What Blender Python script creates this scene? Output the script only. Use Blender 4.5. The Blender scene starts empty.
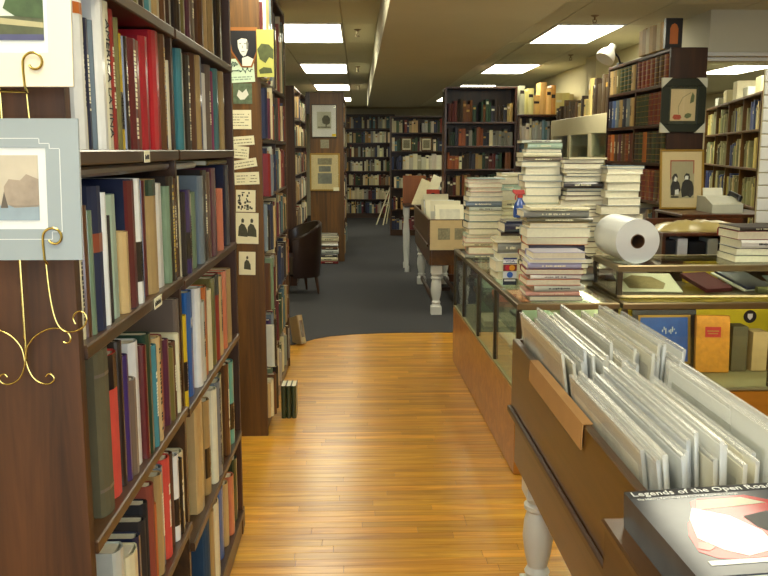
import bpy, math, random
from mathutils import Matrix, Vector
random.seed(7)
scene = bpy.context.scene
COL = scene.collection
R = math.radians

# ------------------------------------------------------------------ camera, world, daylight, exposure
cam_d = bpy.data.cameras.new('camera')
cam_d.sensor_width = 36.0
cam_d.lens = 863.0 / 768.0 * 36.0
cam_d.clip_start = 0.05
cam = bpy.data.objects.new('camera', cam_d)
cam.location = (0, 0, 1.6)
cam.rotation_euler = (R(90 - 9.085), 0, R(-1.704))
COL.objects.link(cam)
scene.camera = cam

world = bpy.data.worlds.new('world')
scene.world = world
world.use_nodes = True
world.node_tree.nodes['Background'].inputs[0].default_value = (0.75, 0.85, 1.0, 1)
world.node_tree.nodes['Background'].inputs[1].default_value = 0.6

vs = scene.view_settings
vs.view_transform = 'Standard'
vs.look = 'None'
vs.gamma = 1.0
vs.use_curve_mapping = False
vs.exposure = 0.05

LIGHT_STRENGTH = 14.0
# daylight entering by the shop window behind the camera
ld = bpy.data.lights.new('window_daylight', 'AREA')
ld.shape = 'RECTANGLE'
ld.size = 2.6
ld.size_y = 1.5
ld.energy = 60
ld.color = (0.78, 0.89, 1.0)
lo = bpy.data.objects.new('window_daylight', ld)
lo.location = (0.5, -1.32, 1.6)
lo.rotation_euler = (R(90), 0, 0)
COL.objects.link(lo)

# ------------------------------------------------------------------ helpers
class MB:
    def __init__(s):
        s.v = []; s.f = []; s.m = []; s.c = []
    def add(s, vs_, fs, m=0, col=None):
        o = len(s.v)
        s.v += [tuple(p) for p in vs_]
        for f in fs:
            s.f.append(tuple(i + o for i in f)); s.m.append(m); s.c.append(col)
        return s
    def box(s, x0, x1, y0, y1, z0, z1, m=0, col=None):
        v = [(x, y, z) for z in (z0, z1) for y in (y0, y1) for x in (x0, x1)]
        return s.add(v, [(0, 2, 3, 1), (4, 5, 7, 6), (0, 1, 5, 4), (2, 6, 7, 3), (0, 4, 6, 2), (1, 3, 7, 5)], m, col)
    def cbox(s, x0, x1, y0, y1, z0, z1, c=0.004, m=0, col=None):
        c = min(c, (x1 - x0) * .45, (y1 - y0) * .45, (z1 - z0) * .45)
        v = []
        for (a, b, z) in ((c, c, z0), (0, 0, z0 + c), (0, 0, z1 - c), (c, c, z1)):
            for (X, Y) in ((x0 + a, y0 + b), (x1 - a, y0 + b), (x1 - a, y1 - b), (x0 + a, y1 - b)):
                v.append((X, Y, z))
        f = [(3, 2, 1, 0), (12, 13, 14, 15)]
        for k in range(3):
            for i in range(4):
                j = (i + 1) % 4
                f.append((k * 4 + i, k * 4 + j, k * 4 + 4 + j, k * 4 + 4 + i))
        return s.add(v, f, m, col)
    def obox(s, mat, sx, sy, sz, m=0, col=None):
        v = [mat @ Vector((x * sx / 2, y * sy / 2, z * sz / 2)) for z in (-1, 1) for y in (-1, 1) for x in (-1, 1)]
        return s.add(v, [(0, 2, 3, 1), (4, 5, 7, 6), (0, 1, 5, 4), (2, 6, 7, 3), (0, 4, 6, 2), (1, 3, 7, 5)], m, col)
    def lathe(s, prof, n=20, cx=0, cy=0, m=0, square=()):
        o = []
        for (r, z) in prof:
            for k in range(n):
                a = 2 * math.pi * k / n
                o.append((cx + r * math.cos(a), cy + r * math.sin(a), z))
        f = []
        for i in range(len(prof) - 1):
            for k in range(n):
                j = (k + 1) % n
                f.append((i * n + k, i * n + j, i * n + n + j, i * n + n + k))
        f.append(tuple(range(n))[::-1]); f.append(tuple(range((len(prof) - 1) * n, len(prof) * n)))
        return s.add(o, f, m)
    def prism(s, poly, d0, d1, axis='z', m=0, col=None):
        n = len(poly)
        def P(a, b, d):
            return {'z': (a, b, d), 'y': (a, d, b), 'x': (d, a, b)}[axis]
        v = [P(a, b, d0) for a, b in poly] + [P(a, b, d1) for a, b in poly]
        f = [tuple(range(n))[::-1], tuple(range(n, 2 * n))]
        f += [(i, (i + 1) % n, n + (i + 1) % n, n + i) for i in range(n)]
        return s.add(v, f, m, col)
    def tube(s, pts, r, n=8, m=0, closed=False):
        pts = [Vector(p) for p in pts]
        rr = r if isinstance(r, (list, tuple)) else [r] * len(pts)
        o = []; prev = None
        for i, p in enumerate(pts):
            a = pts[max(i - 1, 0)]; b = pts[min(i + 1, len(pts) - 1)]
            t = (b - a).normalized()
            if prev is None:
                u = t.cross(Vector((0, 0, 1)))
                if u.length < .05: u = t.cross(Vector((1, 0, 0)))
            else:
                u = prev - t * prev.dot(t)
            u.normalize(); prev = u
            w = t.cross(u)
            for k in range(n):
                an = 2 * math.pi * k / n
                o.append(p + (u * math.cos(an) + w * math.sin(an)) * rr[i])
        f = []
        for i in range(len(pts) - 1):
            for k in range(n):
                j = (k + 1) % n
                f.append((i * n + k, i * n + j, i * n + n + j, i * n + n + k))
        f.append(tuple(range(n))[::-1]); f.append(tuple(range((len(pts) - 1) * n, len(pts) * n)))
        return s.add(o, f, m)
    def cyl(s, p0, p1, r, n=16, m=0):
        return s.tube([p0, p1], r, n, m)
    def mesh(s, name, mats, smooth=False):
        me = bpy.data.meshes.new(name)
        me.from_pydata(s.v, [], s.f)
        for mt in (mats if isinstance(mats, (list, tuple)) else [mats]):
            me.materials.append(mt)
        me.polygons.foreach_set('material_index', s.m)
        if any(c is not None for c in s.c):
            ca = me.color_attributes.new('Col', 'FLOAT_COLOR', 'CORNER')
            dat = []
            for p, c in zip(me.polygons, s.c):
                dat += list((c or (.5, .5, .5)) + (1.0,)) * p.loop_total
            ca.data.foreach_set('color', dat)
        if smooth:
            me.polygons.foreach_set('use_smooth', [True] * len(me.polygons))
            me.set_sharp_from_angle(angle=R(40))
        me.update()
        return me
    def build(s, name, mats, parent=None, loc=(0, 0, 0), rot=(0, 0, 0), smooth=False):
        o = bpy.data.objects.new(name, s.mesh(name, mats, smooth))
        COL.objects.link(o)
        o.location = loc; o.rotation_euler = rot
        if parent is not None: o.parent = parent
        return o

def empty(name, loc=(0, 0, 0), rz=0.0):
    o = bpy.data.objects.new(name, None)
    o.empty_display_size = .1
    COL.objects.link(o)
    o.location = loc; o.rotation_euler = (0, 0, rz)
    return o

def tag(o, label=None, cat=None, group=None, kind=None):
    if label: o['label'] = label
    if cat: o['category'] = cat
    if group: o['group'] = group
    if kind: o['kind'] = kind
    return o

def text_mesh(body, size, mat, parent, mtx, name='lettering', width=None, extrude=0.0004):
    cu = bpy.data.curves.new('t', 'FONT'); cu.body = body; cu.size = size
    cu.align_x = 'CENTER'; cu.align_y = 'CENTER'; cu.extrude = extrude; cu.resolution_u = 2
    tmp = bpy.data.objects.new('t', cu); COL.objects.link(tmp)
    dg = bpy.context.evaluated_depsgraph_get()
    me = bpy.data.meshes.new_from_object(tmp.evaluated_get(dg))
    bpy.data.objects.remove(tmp)
    if width:
        xs = [v.co.x for v in me.vertices]
        w = max(xs) - min(xs)
        for v in me.vertices: v.co.x *= width / w
    me.transform(mtx)
    me.materials.clear(); me.materials.append(mat); me.name = name
    o = bpy.data.objects.new(name, me); COL.objects.link(o); o.parent = parent
    return o

# ------------------------------------------------------------------ materials
def srgb(h):
    h = h.lstrip('#')
    c = [int(h[i:i + 2], 16) / 255 for i in (0, 2, 4)]
    return tuple((x / 12.92 if x <= .04045 else ((x + .055) / 1.055) ** 2.4) for x in c)

_mc = {}
def plain(name, hexc, rough=.6, metal=0.0, var=.12, scale=14.0, bump=0.0, coat=0.0, spec=.5):
    key = (name,)
    if key in _mc: return _mc[key]
    m = bpy.data.materials.new(name); m.use_nodes = True
    nt = m.node_tree; b = nt.nodes['Principled BSDF']
    b.inputs['Roughness'].default_value = rough; b.inputs['Metallic'].default_value = metal
    b.inputs['Coat Weight'].default_value = coat; b.inputs['Coat Roughness'].default_value = .12
    b.inputs['Specular IOR Level'].default_value = spec
    c = srgb(hexc) if isinstance(hexc, str) else hexc
    tc = nt.nodes.new('ShaderNodeTexCoord'); nz = nt.nodes.new('ShaderNodeTexNoise')
    nz.inputs['Scale'].default_value = scale; nz.inputs['Detail'].default_value = 4
    mx = nt.nodes.new('ShaderNodeMix'); mx.data_type = 'RGBA'
    nt.links.new(tc.outputs['Object'], nz.inputs['Vector'])
    nt.links.new(nz.outputs['Fac'], mx.inputs['Factor'])
    mx.inputs['A'].default_value = tuple(min(1, x * (1 - var)) for x in c) + (1,)
    mx.inputs['B'].default_value = tuple(min(1, x * (1 + var)) for x in c) + (1,)
    nt.links.new(mx.outputs['Result'], b.inputs['Base Color'])
    if bump:
        bp = nt.nodes.new('ShaderNodeBump'); bp.inputs['Strength'].default_value = bump
        bp.inputs['Distance'].default_value = .01
        nt.links.new(nz.outputs['Fac'], bp.inputs['Height']); nt.links.new(bp.outputs['Normal'], b.inputs['Normal'])
    _mc[key] = m
    return m

def wood(name, dark, light, axis='z', rough=.38, scale=9.0, knots=0.0, coat=0.15, tint=False):
    if (name,) in _mc: return _mc[(name,)]
    m = bpy.data.materials.new(name); m.use_nodes = True
    nt = m.node_tree; b = nt.nodes['Principled BSDF']; L = nt.links.new
    b.inputs['Roughness'].default_value = rough
    b.inputs['Coat Weight'].default_value = coat; b.inputs['Coat Roughness'].default_value = .2
    tc = nt.nodes.new('ShaderNodeTexCoord'); mp = nt.nodes.new('ShaderNodeMapping')
    sc = [scale, scale, scale]; sc['xyz'.index(axis)] = scale * .07
    mp.inputs['Scale'].default_value = sc
    L(tc.outputs['Object'], mp.inputs['Vector'])
    nz = nt.nodes.new('ShaderNodeTexNoise'); nz.inputs['Scale'].default_value = 1.6
    nz.inputs['Detail'].default_value = 7; nz.inputs['Roughness'].default_value = .62; nz.inputs['Distortion'].default_value = 1.2
    L(mp.outputs['Vector'], nz.inputs['Vector'])
    cr = nt.nodes.new('ShaderNodeValToRGB')
    d, l = srgb(dark), srgb(light)
    cr.color_ramp.elements[0].position = .33; cr.color_ramp.elements[0].color = d + (1,)
    cr.color_ramp.elements[1].position = .68; cr.color_ramp.elements[1].color = l + (1,)
    L(nz.outputs['Fac'], cr.inputs['Fac'])
    out = cr.outputs['Color']
    if knots:
        vo = nt.nodes.new('ShaderNodeTexVoronoi'); vo.inputs['Scale'].default_value = knots
        mp2 = nt.nodes.new('ShaderNodeMapping'); s2 = [1, 1, 1]; s2['xyz'.index(axis)] = .55
        mp2.inputs['Scale'].default_value = s2
        L(tc.outputs['Object'], mp2.inputs['Vector']); L(mp2.outputs['Vector'], vo.inputs['Vector'])
        c2 = nt.nodes.new('ShaderNodeValToRGB')
        c2.color_ramp.elements[0].position = .04; c2.color_ramp.elements[0].color = (.28, .2, .15, 1)
        c2.color_ramp.elements[1].position = .17; c2.color_ramp.elements[1].color = (1, 1, 1, 1)
        L(vo.outputs['Distance'], c2.inputs['Fac'])
        mu = nt.nodes.new('ShaderNodeMix'); mu.data_type = 'RGBA'; mu.blend_type = 'MULTIPLY'
        mu.inputs['Factor'].default_value = 1
        L(out, mu.inputs['A']); L(c2.outputs['Color'], mu.inputs['B']); out = mu.outputs['Result']
    if tint:
        at_ = nt.nodes.new('ShaderNodeAttribute'); at_.attribute_name = 'Col'
        mu = nt.nodes.new('ShaderNodeMix'); mu.data_type = 'RGBA'; mu.blend_type = 'MULTIPLY'
        mu.inputs['Factor'].default_value = 1
        L(out, mu.inputs['A']); L(at_.outputs['Color'], mu.inputs['B']); out = mu.outputs['Result']
    L(out, b.inputs['Base Color'])
    bp = nt.nodes.new('ShaderNodeBump'); bp.inputs['Strength'].default_value = .08; bp.inputs['Distance'].default_value = .003
    L(nz.outputs['Fac'], bp.inputs['Height']); L(bp.outputs['Normal'], b.inputs['Normal'])
    _mc[(name,)] = m
    return m

def emit(name, col, s):
    m = bpy.data.materials.new(name); m.use_nodes = True
    b = m.node_tree.nodes['Principled BSDF']
    b.inputs['Base Color'].default_value = (.9, .9, .9, 1)
    b.inputs['Emission Color'].default_value = col + (1,); b.inputs['Emission Strength'].default_value = s
    return m

def clear(name, tint=(.93, .97, .95), gloss=.09, haze=0.0, rough=.03, hazecol=(.9, .92, .85)):
    m = bpy.data.materials.new(name); m.use_nodes = True
    nt = m.node_tree; nt.nodes.remove(nt.nodes['Principled BSDF']); L = nt.links.new
    out = nt.nodes['Material Output']
    tr = nt.nodes.new('ShaderNodeBsdfTransparent'); tr.inputs[0].default_value = tint + (1,)
    gl = nt.nodes.new('ShaderNodeBsdfGlossy'); gl.inputs['Roughness'].default_value = rough
    fr = nt.nodes.new('ShaderNodeFresnel')
    ge = nt.nodes.new('ShaderNodeNewGeometry'); mi = nt.nodes.new('ShaderNodeMix'); mi.data_type = 'FLOAT'
    mi.inputs['A'].default_value = 1.45; mi.inputs['B'].default_value = 1 / 1.45     # same reflectance on both faces of a pane
    L(ge.outputs['Backfacing'], mi.inputs['Factor']); L(mi.outputs['Result'], fr.inputs[0])
    ad = nt.nodes.new('ShaderNodeMath'); ad.operation = 'ADD'; ad.inputs[1].default_value = gloss - .04
    ad.use_clamp = True
    L(fr.outputs[0], ad.inputs[0])
    base = tr.outputs[0]
    if haze:
        df = nt.nodes.new('ShaderNodeBsdfDiffuse'); df.inputs[0].default_value = hazecol + (1,)
        m0 = nt.nodes.new('ShaderNodeMixShader'); m0.inputs[0].default_value = haze
        L(tr.outputs[0], m0.inputs[1]); L(df.outputs[0], m0.inputs[2]); base = m0.outputs[0]
    mx = nt.nodes.new('ShaderNodeMixShader')
    L(ad.outputs[0], mx.inputs[0]); L(base, mx.inputs[1]); L(gl.outputs[0], mx.inputs[2])
    L(mx.outputs[0], out.inputs['Surface'])
    return m

def attr_mat(name, rough=.45, coat=0.2):
    m = bpy.data.materials.new(name); m.use_nodes = True
    nt = m.node_tree; b = nt.nodes['Principled BSDF']
    a = nt.nodes.new('ShaderNodeAttribute'); a.attribute_name = 'Col'
    nt.links.new(a.outputs['Color'], b.inputs['Base Color'])
    b.inputs['Roughness'].default_value = rough; b.inputs['Coat Weight'].default_value = coat
    return m

M = dict(
    floor=wood('oak_floor', '#b3781a', '#e2aa40', 'x', .3, 16, 0, .25, True),
    shelf=wood('dark_shelf_wood', '#2c1b0c', '#533519', 'x', .35, 9),
    panel=wood('stained_end_panel', '#281407', '#5e371a', 'z', .5, 7, 5.0, .03),
    pine=wood('knotty_pine_panel', '#432a08', '#744d16', 'z', .5, 7, 4.0, .03),
    red=wood('mahogany', '#33180a', '#592d12', 'z', .3, 8),
    redend=wood('mahogany_end', '#1c0d06', '#3c1f0f', 'z', .4, 8),
    case=wood('orange_oak_base', '#985f14', '#bb7e26', 'x', .35, 6),
    bin=wood('walnut_bin', '#3c250b', '#5c3a12', 'y', .3, 5),
    bindark=wood('walnut_dark', '#2c1808', '#4a2a10', 'y', .35, 6),
    back=wood('dark_back_wood', '#2a170b', '#482a16', 'z', .5, 6),
    white=plain('white_paint', '#dadbd6', .4, 0, .04, 6, 0, .2),
    pages=plain('page_edges', '#e9e2c8', .8, 0, .12, 60),
    paper=plain('cream_paper', '#ece6c4', .8, 0, .05, 20),
    ink=plain('black_ink', '#1c1a18', .6),
    gold=plain('gold_leaf', '#a9853a', .35, .5, .1),
    brass=plain('polished_brass', '#c9b26a', .22, 1.0, .08, 20),
    metal=plain('bronze_aluminium', '#8a7a5c', .32, .85, .1, 10),
    dmetal=plain('dark_bronze', '#4a4032', .35, .8, .1),
    wall=plain('wall_paint', '#d9cfa6', .8, 0, .04, 3),
    wallgrey=plain('soffit_paint', '#cdc9b4', .8, 0, .03, 3),
    tile=plain('ceiling_tile', '#cccab2', .9, 0, .06, 40, .15),
    beam=plain('beam_paint', '#b6b29a', .85, 0, .05, 4),
    grid=plain('ceiling_grid', '#b8ad8c', .7, 0, .04),
    carpet=plain('grey_carpet', '#3e3e42', 1, 0, .3, 240, .5),
    light=emit('lamp_diffuser', (1.0, .955, .73), LIGHT_STRENGTH),
    glass=clear('case_glass', (.94, .975, .95), .05),
    sleeve=clear('plastic_sleeve', (.99, .99, .98), .06, .30, .22, (.93, .93, .88)),
    glazing=clear('picture_glazing', (.985, .985, .975), .05),
    tube=emit('case_lamp', (1.0, .95, .68), 30.0),
    black=plain('black_plastic', '#17161a', .4),
    leather=plain('dark_leather', '#24140f', .3, 0, .2, 30, .1, .2),
    yellow=plain('yellow_lining', '#f0cf1e', .6),
    spines=attr_mat('book_spines'),
)
PAL = dict(white='#e8e8e2', cream='#d9cfa8', navy='#1d2440', slate='#6d7c88', ivory='#e2dcbc', red='#8e2a1c', olive='#6d6636',
    yellow='#cdae1c', dark='#2a211c', maroon='#5a1c20', rust='#8a3f2a', crimson='#a01f2a', scarlet='#b8202c', brown='#5c3a22',
    tan='#a98d5c', sage='#6f8468', mint='#a9c0ac', sand='#c6a873', blue='#44609a', khaki='#5d563c', coral='#d24a3a',
    purple='#3d2a62', taupe='#6e6054', bottle='#1f3c2c', teal='#3f7c84', plum='#5a2c40', pearl='#c4c8bc', orange='#c26a2a',
    black='#15151a', magenta='#8c2060', salmon='#cf7a5a', cobalt='#1f62ac', aqua='#5fb0a4', petrol='#1c3f5c', grey='#8c8c84',
    green='#2f5a34', pink='#d8a496', lilac='#a7a6c8', forest='#24381f', wine='#7a1a1a')
WORD = dict(mint='pale green', pearl='pale grey', bottle='dark green', petrol='dark teal', sand='sandy tan', khaki='olive grey',
    cobalt='bright blue', dark='blackish brown', slate='blue grey', plum='plum coloured', aqua='aqua green', forest='deep green', wine='wine red')
def word(c): return WORD.get(c, c)
def cover(c, gloss=True):
    return plain('cover_' + c + ('' if gloss else '_cloth'), PAL[c], .3 if gloss else .7, 0, .14, 22, 0, .8 if gloss else 0)
def jit(h, v=.18):
    c = srgb(h) if isinstance(h, str) else h
    k = 1 + random.uniform(-v, v)
    return tuple(min(1, max(0, x * k * (1 + random.uniform(-.06, .06)))) for x in c)

ORD = ('first second third fourth fifth sixth seventh eighth ninth tenth eleventh twelfth thirteenth fourteenth fifteenth '
       'sixteenth seventeenth eighteenth nineteenth twentieth twenty-first twenty-second twenty-third twenty-fourth twenty-fifth twenty-sixth twenty-seventh twenty-eighth twenty-ninth thirtieth thirty-first thirty-second thirty-third thirty-fourth thirty-fifth '
       'thirty-sixth thirty-seventh thirty-eighth thirty-ninth fortieth forty-first forty-second forty-third forty-fourth forty-fifth forty-sixth forty-seventh forty-eighth').split()

# ------------------------------------------------------------------ the setting
XL, XR, YF, YB, ZC = -1.40, 6.40, -1.60, 21.3, 2.58
floor = tag(MB().box(XL, XR, YF, YB, -.12, 0).build('floor', plain('subfloor', '#7a4d1c', .6)), 'honey oak strip floor of the front of the shop', 'floor', kind='structure')
def plank_row(y, w, x0, x1, rng):
    x = x0 + rng.uniform(-.9, 0)
    while x < x1:
        l = rng.choice((.45, .6, .75, .9, 1.1))
        a, b = max(x, x0), min(x + l, x1)
        if b - a > .04: yield a, b, y, w
        x += l
rng = random.Random(3)
W = .0575
joined = MB()
for k in range(int((7.5 - .9) / W)):
    y = .9 + k * W
    for a, b, y_, w_ in plank_row(y, W, -.74, XR, rng):
        g = rng.uniform(.78, 1.16); c = (g, g * rng.uniform(.94, 1.03), g * rng.uniform(.84, 1.05))
        if 2.95 < y < 4.75 and b > -.5 and a < .80:
            MB().cbox(a + .0006, b - .0006, y + .0006, y + W - .0006, 0, .0052, .0009, col=c).build('plank', M['floor'], floor)
        else:
            joined.cbox(a + .0006, b - .0006, y + .0006, y + W - .0006, 0, .0052, .0009, col=c)
tag(joined.build('plank_field', M['floor'], floor), kind='stuff')
# carpet with the curved seam against the oak
seam = [(XL, 6.55), (-.9, 6.72), (-.7, 6.90), (-.514, 7.03), (-.38, 7.22), (-.25, 7.33), (-.05, 7.40), (.186, 7.44), (.5, 7.46), (.85, 7.46), (1.3, 7.44), (2.2, 7.2), (XR, 6.6)]
tag(MB().prism(seam + [(XR, YB), (XL, YB)], 0, .009).build('floor_carpet', M['carpet']), 'dark grey carpet with a curved edge beyond the oak floor', 'carpet', kind='structure')

def struct(name, mb, mat, label, cat='wall'):
    return tag(mb.build(name, mat), label, cat, kind='structure')
struct('wall_left', MB().box(XL - .1, XL, YF, YB, 0, ZC + .1), M['wall'], 'cream painted wall behind the bookcases along the aisle')
struct('wall_right', MB().box(XR, XR + .1, YF, YB, 0, ZC + .1), M['wall'], 'cream painted wall of the side room')
struct('wall_back', MB().box(XL, XR, YB, YB + .1, 0, ZC + .1), M['wallgrey'], 'pale wall above the farthest bookcases')
wf = MB()
wf.box(XL, -.85, YF - .1, YF, 0, ZC); wf.box(1.85, XR, YF - .1, YF, 0, ZC)
wf.box(-.85, 1.85, YF - .1, YF, 0, .8); wf.box(-.85, 1.85, YF - .1, YF, 2.4, ZC)
struct('wall_front', wf, M['wall'], 'cream wall around the shop window')
w1 = struct('window_1', MB().box(-.85, 1.85, YF - .07, YF - .06, .8, 2.4), M['glass'], 'large clear shop window', 'window')
fr = MB()
for a, b in ((-.85, -.81), (.48, .52), (1.81, 1.85)): fr.box(a, b, YF - .09, YF - .04, .8, 2.4)
fr.box(-.85, 1.85, YF - .09, YF - .04, .8, .84); fr.box(-.85, 1.85, YF - .09, YF - .04, 2.36, 2.4)
fr.build('window_frame', M['dmetal'], w1)
# inner partition behind the counter, right of the aisle
struct('wall_partition', MB().box(2.62, 2.72, 7.45, 13.0, 0, ZC), M['wall'], 'cream partition wall behind the glass fronted cabinet')
struct('wall_column', MB().box(2.475, 2.62, 9.15, 9.55, 0, ZC), M['wall'], 'cream square column rising behind the cabinet', 'column')

ceil = tag(MB().box(XL, XR, YF, YB, ZC + .012, ZC + .1).build('ceiling', M['grid']), 'olive beige suspended ceiling', 'ceiling', kind='structure')
TX = .5625
xe = [-.68 + TX * k for k in range(-1, 13)]
ye = []
lights = []
y = 3.8
while y < 18:
    ye += [(y, y + 1.2, True), (y + 1.2, y + 2.2, False), (y + 2.2, y + 3.2, False)]; y += 3.2
tile_mesh = {}
for (ya, yb, lit) in ye:
    for i in range(len(xe) - 1):
        xa, xb = xe[i], xe[i] + TX
        col = round((xa + .68) / TX)
        if lit and (col in (0, 4, 9) or (col == 7 and 6 < ya < 12)): continue
        if xa > .16 and xb < 1.0: continue
        key = yb - ya > 1.1
        if key not in tile_mesh:
            tile_mesh[key] = MB().cbox(.004, TX - .004, .004, (1.2 if key else 1.0) - .004, 0, .014, .003).mesh('ceiling_tile', M['tile'])
        t = bpy.data.objects.new('ceiling_tile', tile_mesh[key]); COL.objects.link(t)
        t.location = (xa, ya, ZC); t.parent = ceil
struct('trim_1', MB().box(.155, 1.0, YF, 14.5, 2.30, ZC), M['beam'], 'long boxed ceiling beam running down the shop', 'beam')
struct('trim_2', MB().box(2.50, XR, 6.26, 7.0, 2.29, ZC).box(2.50, 2.62, 7.0, 7.45, 2.29, ZC), M['wallgrey'], 'pale boxed soffit beside the framed prints', 'soffit')
struct('trim_3', MB().box(2.3, XR, 6.19, 6.225, 2.255, 2.28).box(2.3, XR, 6.235, 6.26, 2.225, 2.25), M['white'], 'white curtain track under the pale soffit', 'trim')
NAMEL = {0: 'over the aisle', 4: 'over the counter', 7: 'added unseen behind the soffit', 9: 'in the side room'}
for (ya, yb, lit) in [(.6, 1.8, True), (-1.4, -.4, True)] + ye:
    if not lit: continue
    for cidx in (0, 4, 7, 9):
        xa = -.68 + TX * cidx
        if cidx == 9 and ya < 6 or cidx == 7 and not 6 < ya < 12: continue  # panels behind the soffit are added out of view to brighten the side room
        n = int((ya - .6) / 3.2 + .01)
        e = empty('ceiling_light', (xa + TX / 2, (ya + yb) / 2, ZC))
        L_ = yb - ya
        f = MB()
        for (a, b, c, d) in ((-TX / 2 + .003, TX / 2 - .003, -L_ / 2 + .003, -L_ / 2 + .02), (-TX / 2 + .003, TX / 2 - .003, L_ / 2 - .02, L_ / 2 - .003),
                             (-TX / 2 + .003, -TX / 2 + .02, -L_ / 2 + .02, L_ / 2 - .02), (TX / 2 - .02, TX / 2 - .003, -L_ / 2 + .02, L_ / 2 - .02)):
            f.box(a, b, c, d, -.008, .012)
        f.build('frame', M['white'], e)
        MB().box(-TX / 2 + .02, TX / 2 - .02, -L_ / 2 + .02, L_ / 2 - .02, -.003, .008).build('diffuser', M['light'], e)
        wh = 'front window' if ya < 0 else ORD[n] + ' of the row'
        tag(e, f'recessed fluorescent ceiling panel {NAMEL[cidx]}, {"by the shop window" if ya < 0 else ORD[n] + " counted from the shop window"}', 'ceiling light', 'fluorescent ceiling panels')
def sprinkler(x, y, lab):
    e = empty('sprinkler_head', (x, y, ZC))
    MB().lathe([(.03, 0), (.03, -.004), (.012, -.012)][::-1], 12).build('escutcheon', M['metal'], e)
    MB().cyl((0, 0, -.01), (0, 0, -.035), .007, 8).tube([(-.012, 0, -.03), (-.014, 0, -.045), (0, 0, -.055), (.014, 0, -.045), (.012, 0, -.03)], .003, 6).build('frame_arms', M['metal'], e)
    MB().lathe([(.018, -.058), (.018, -.055), (.004, -.054)], 12).build('deflector', M['metal'], e)
    tag(e, lab, 'sprinkler', 'ceiling sprinklers')
sprinkler(.0, 7.35, 'small brass sprinkler head between the beam and the first aisle light')
sprinkler(.0, 10.55, 'small brass sprinkler head beside the second lit aisle panel')
sprinkler(.02, 13.6, 'small brass sprinkler head beside the third lit aisle panel')
sprinkler(1.75, 6.55, 'small brass sprinkler head in front of the counter light panel')
sprinkler(2.22, 9.2, 'small brass sprinkler head beyond the counter light panel near the column')

# ------------------------------------------------------------------ books
def cover_mesh(t, h, d, f):
    b = min(.0026, t * .16); bul = min(.005, t * .14)
    po = [(-d, 0), (-.007, 0), (-.001, t * .1), (bul, t * .33), (bul, t * .67), (-.001, t * .9), (-.007, t), (-d, t)]
    pi = [(-d, b), (-.008, b), (-.004, t * .15 + b * .3), (bul - .003, t * .36), (bul - .003, t * .64), (-.004, t * .85 - b * .3), (-.008, t - b), (-d, t - b)]
    n = len(po)
    v = [f(x, y, 0) for x, y in po] + [f(x, y, 0) for x, y in pi] + [f(x, y, h) for x, y in po] + [f(x, y, h) for x, y in pi]
    fs = []
    for i in range(n - 1):
        j = i + 1
        fs += [(i, j, 2 * n + j, 2 * n + i), (n + j, n + i, 3 * n + i, 3 * n + j), (2 * n + i, 2 * n + j, 3 * n + j, 3 * n + i), (n + i, n + j, j, i)]
    fs += [(0, 2 * n, 3 * n, n), (n - 1, 2 * n - 1, 4 * n - 1, 3 * n - 1)]
    return v, fs
def fbox(mb, f, x0, x1, y0, y1, z0, z1, m=0):
    v = [f(x, y, z) for z in (z0, z1) for y in (y0, y1) for x in (x0, x1)]
    mb.add(v, [(0, 2, 3, 1), (4, 5, 7, 6), (0, 1, 5, 4), (2, 6, 7, 3), (0, 4, 6, 2), (1, 3, 7, 5)], m)
NBOOK = 0
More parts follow.
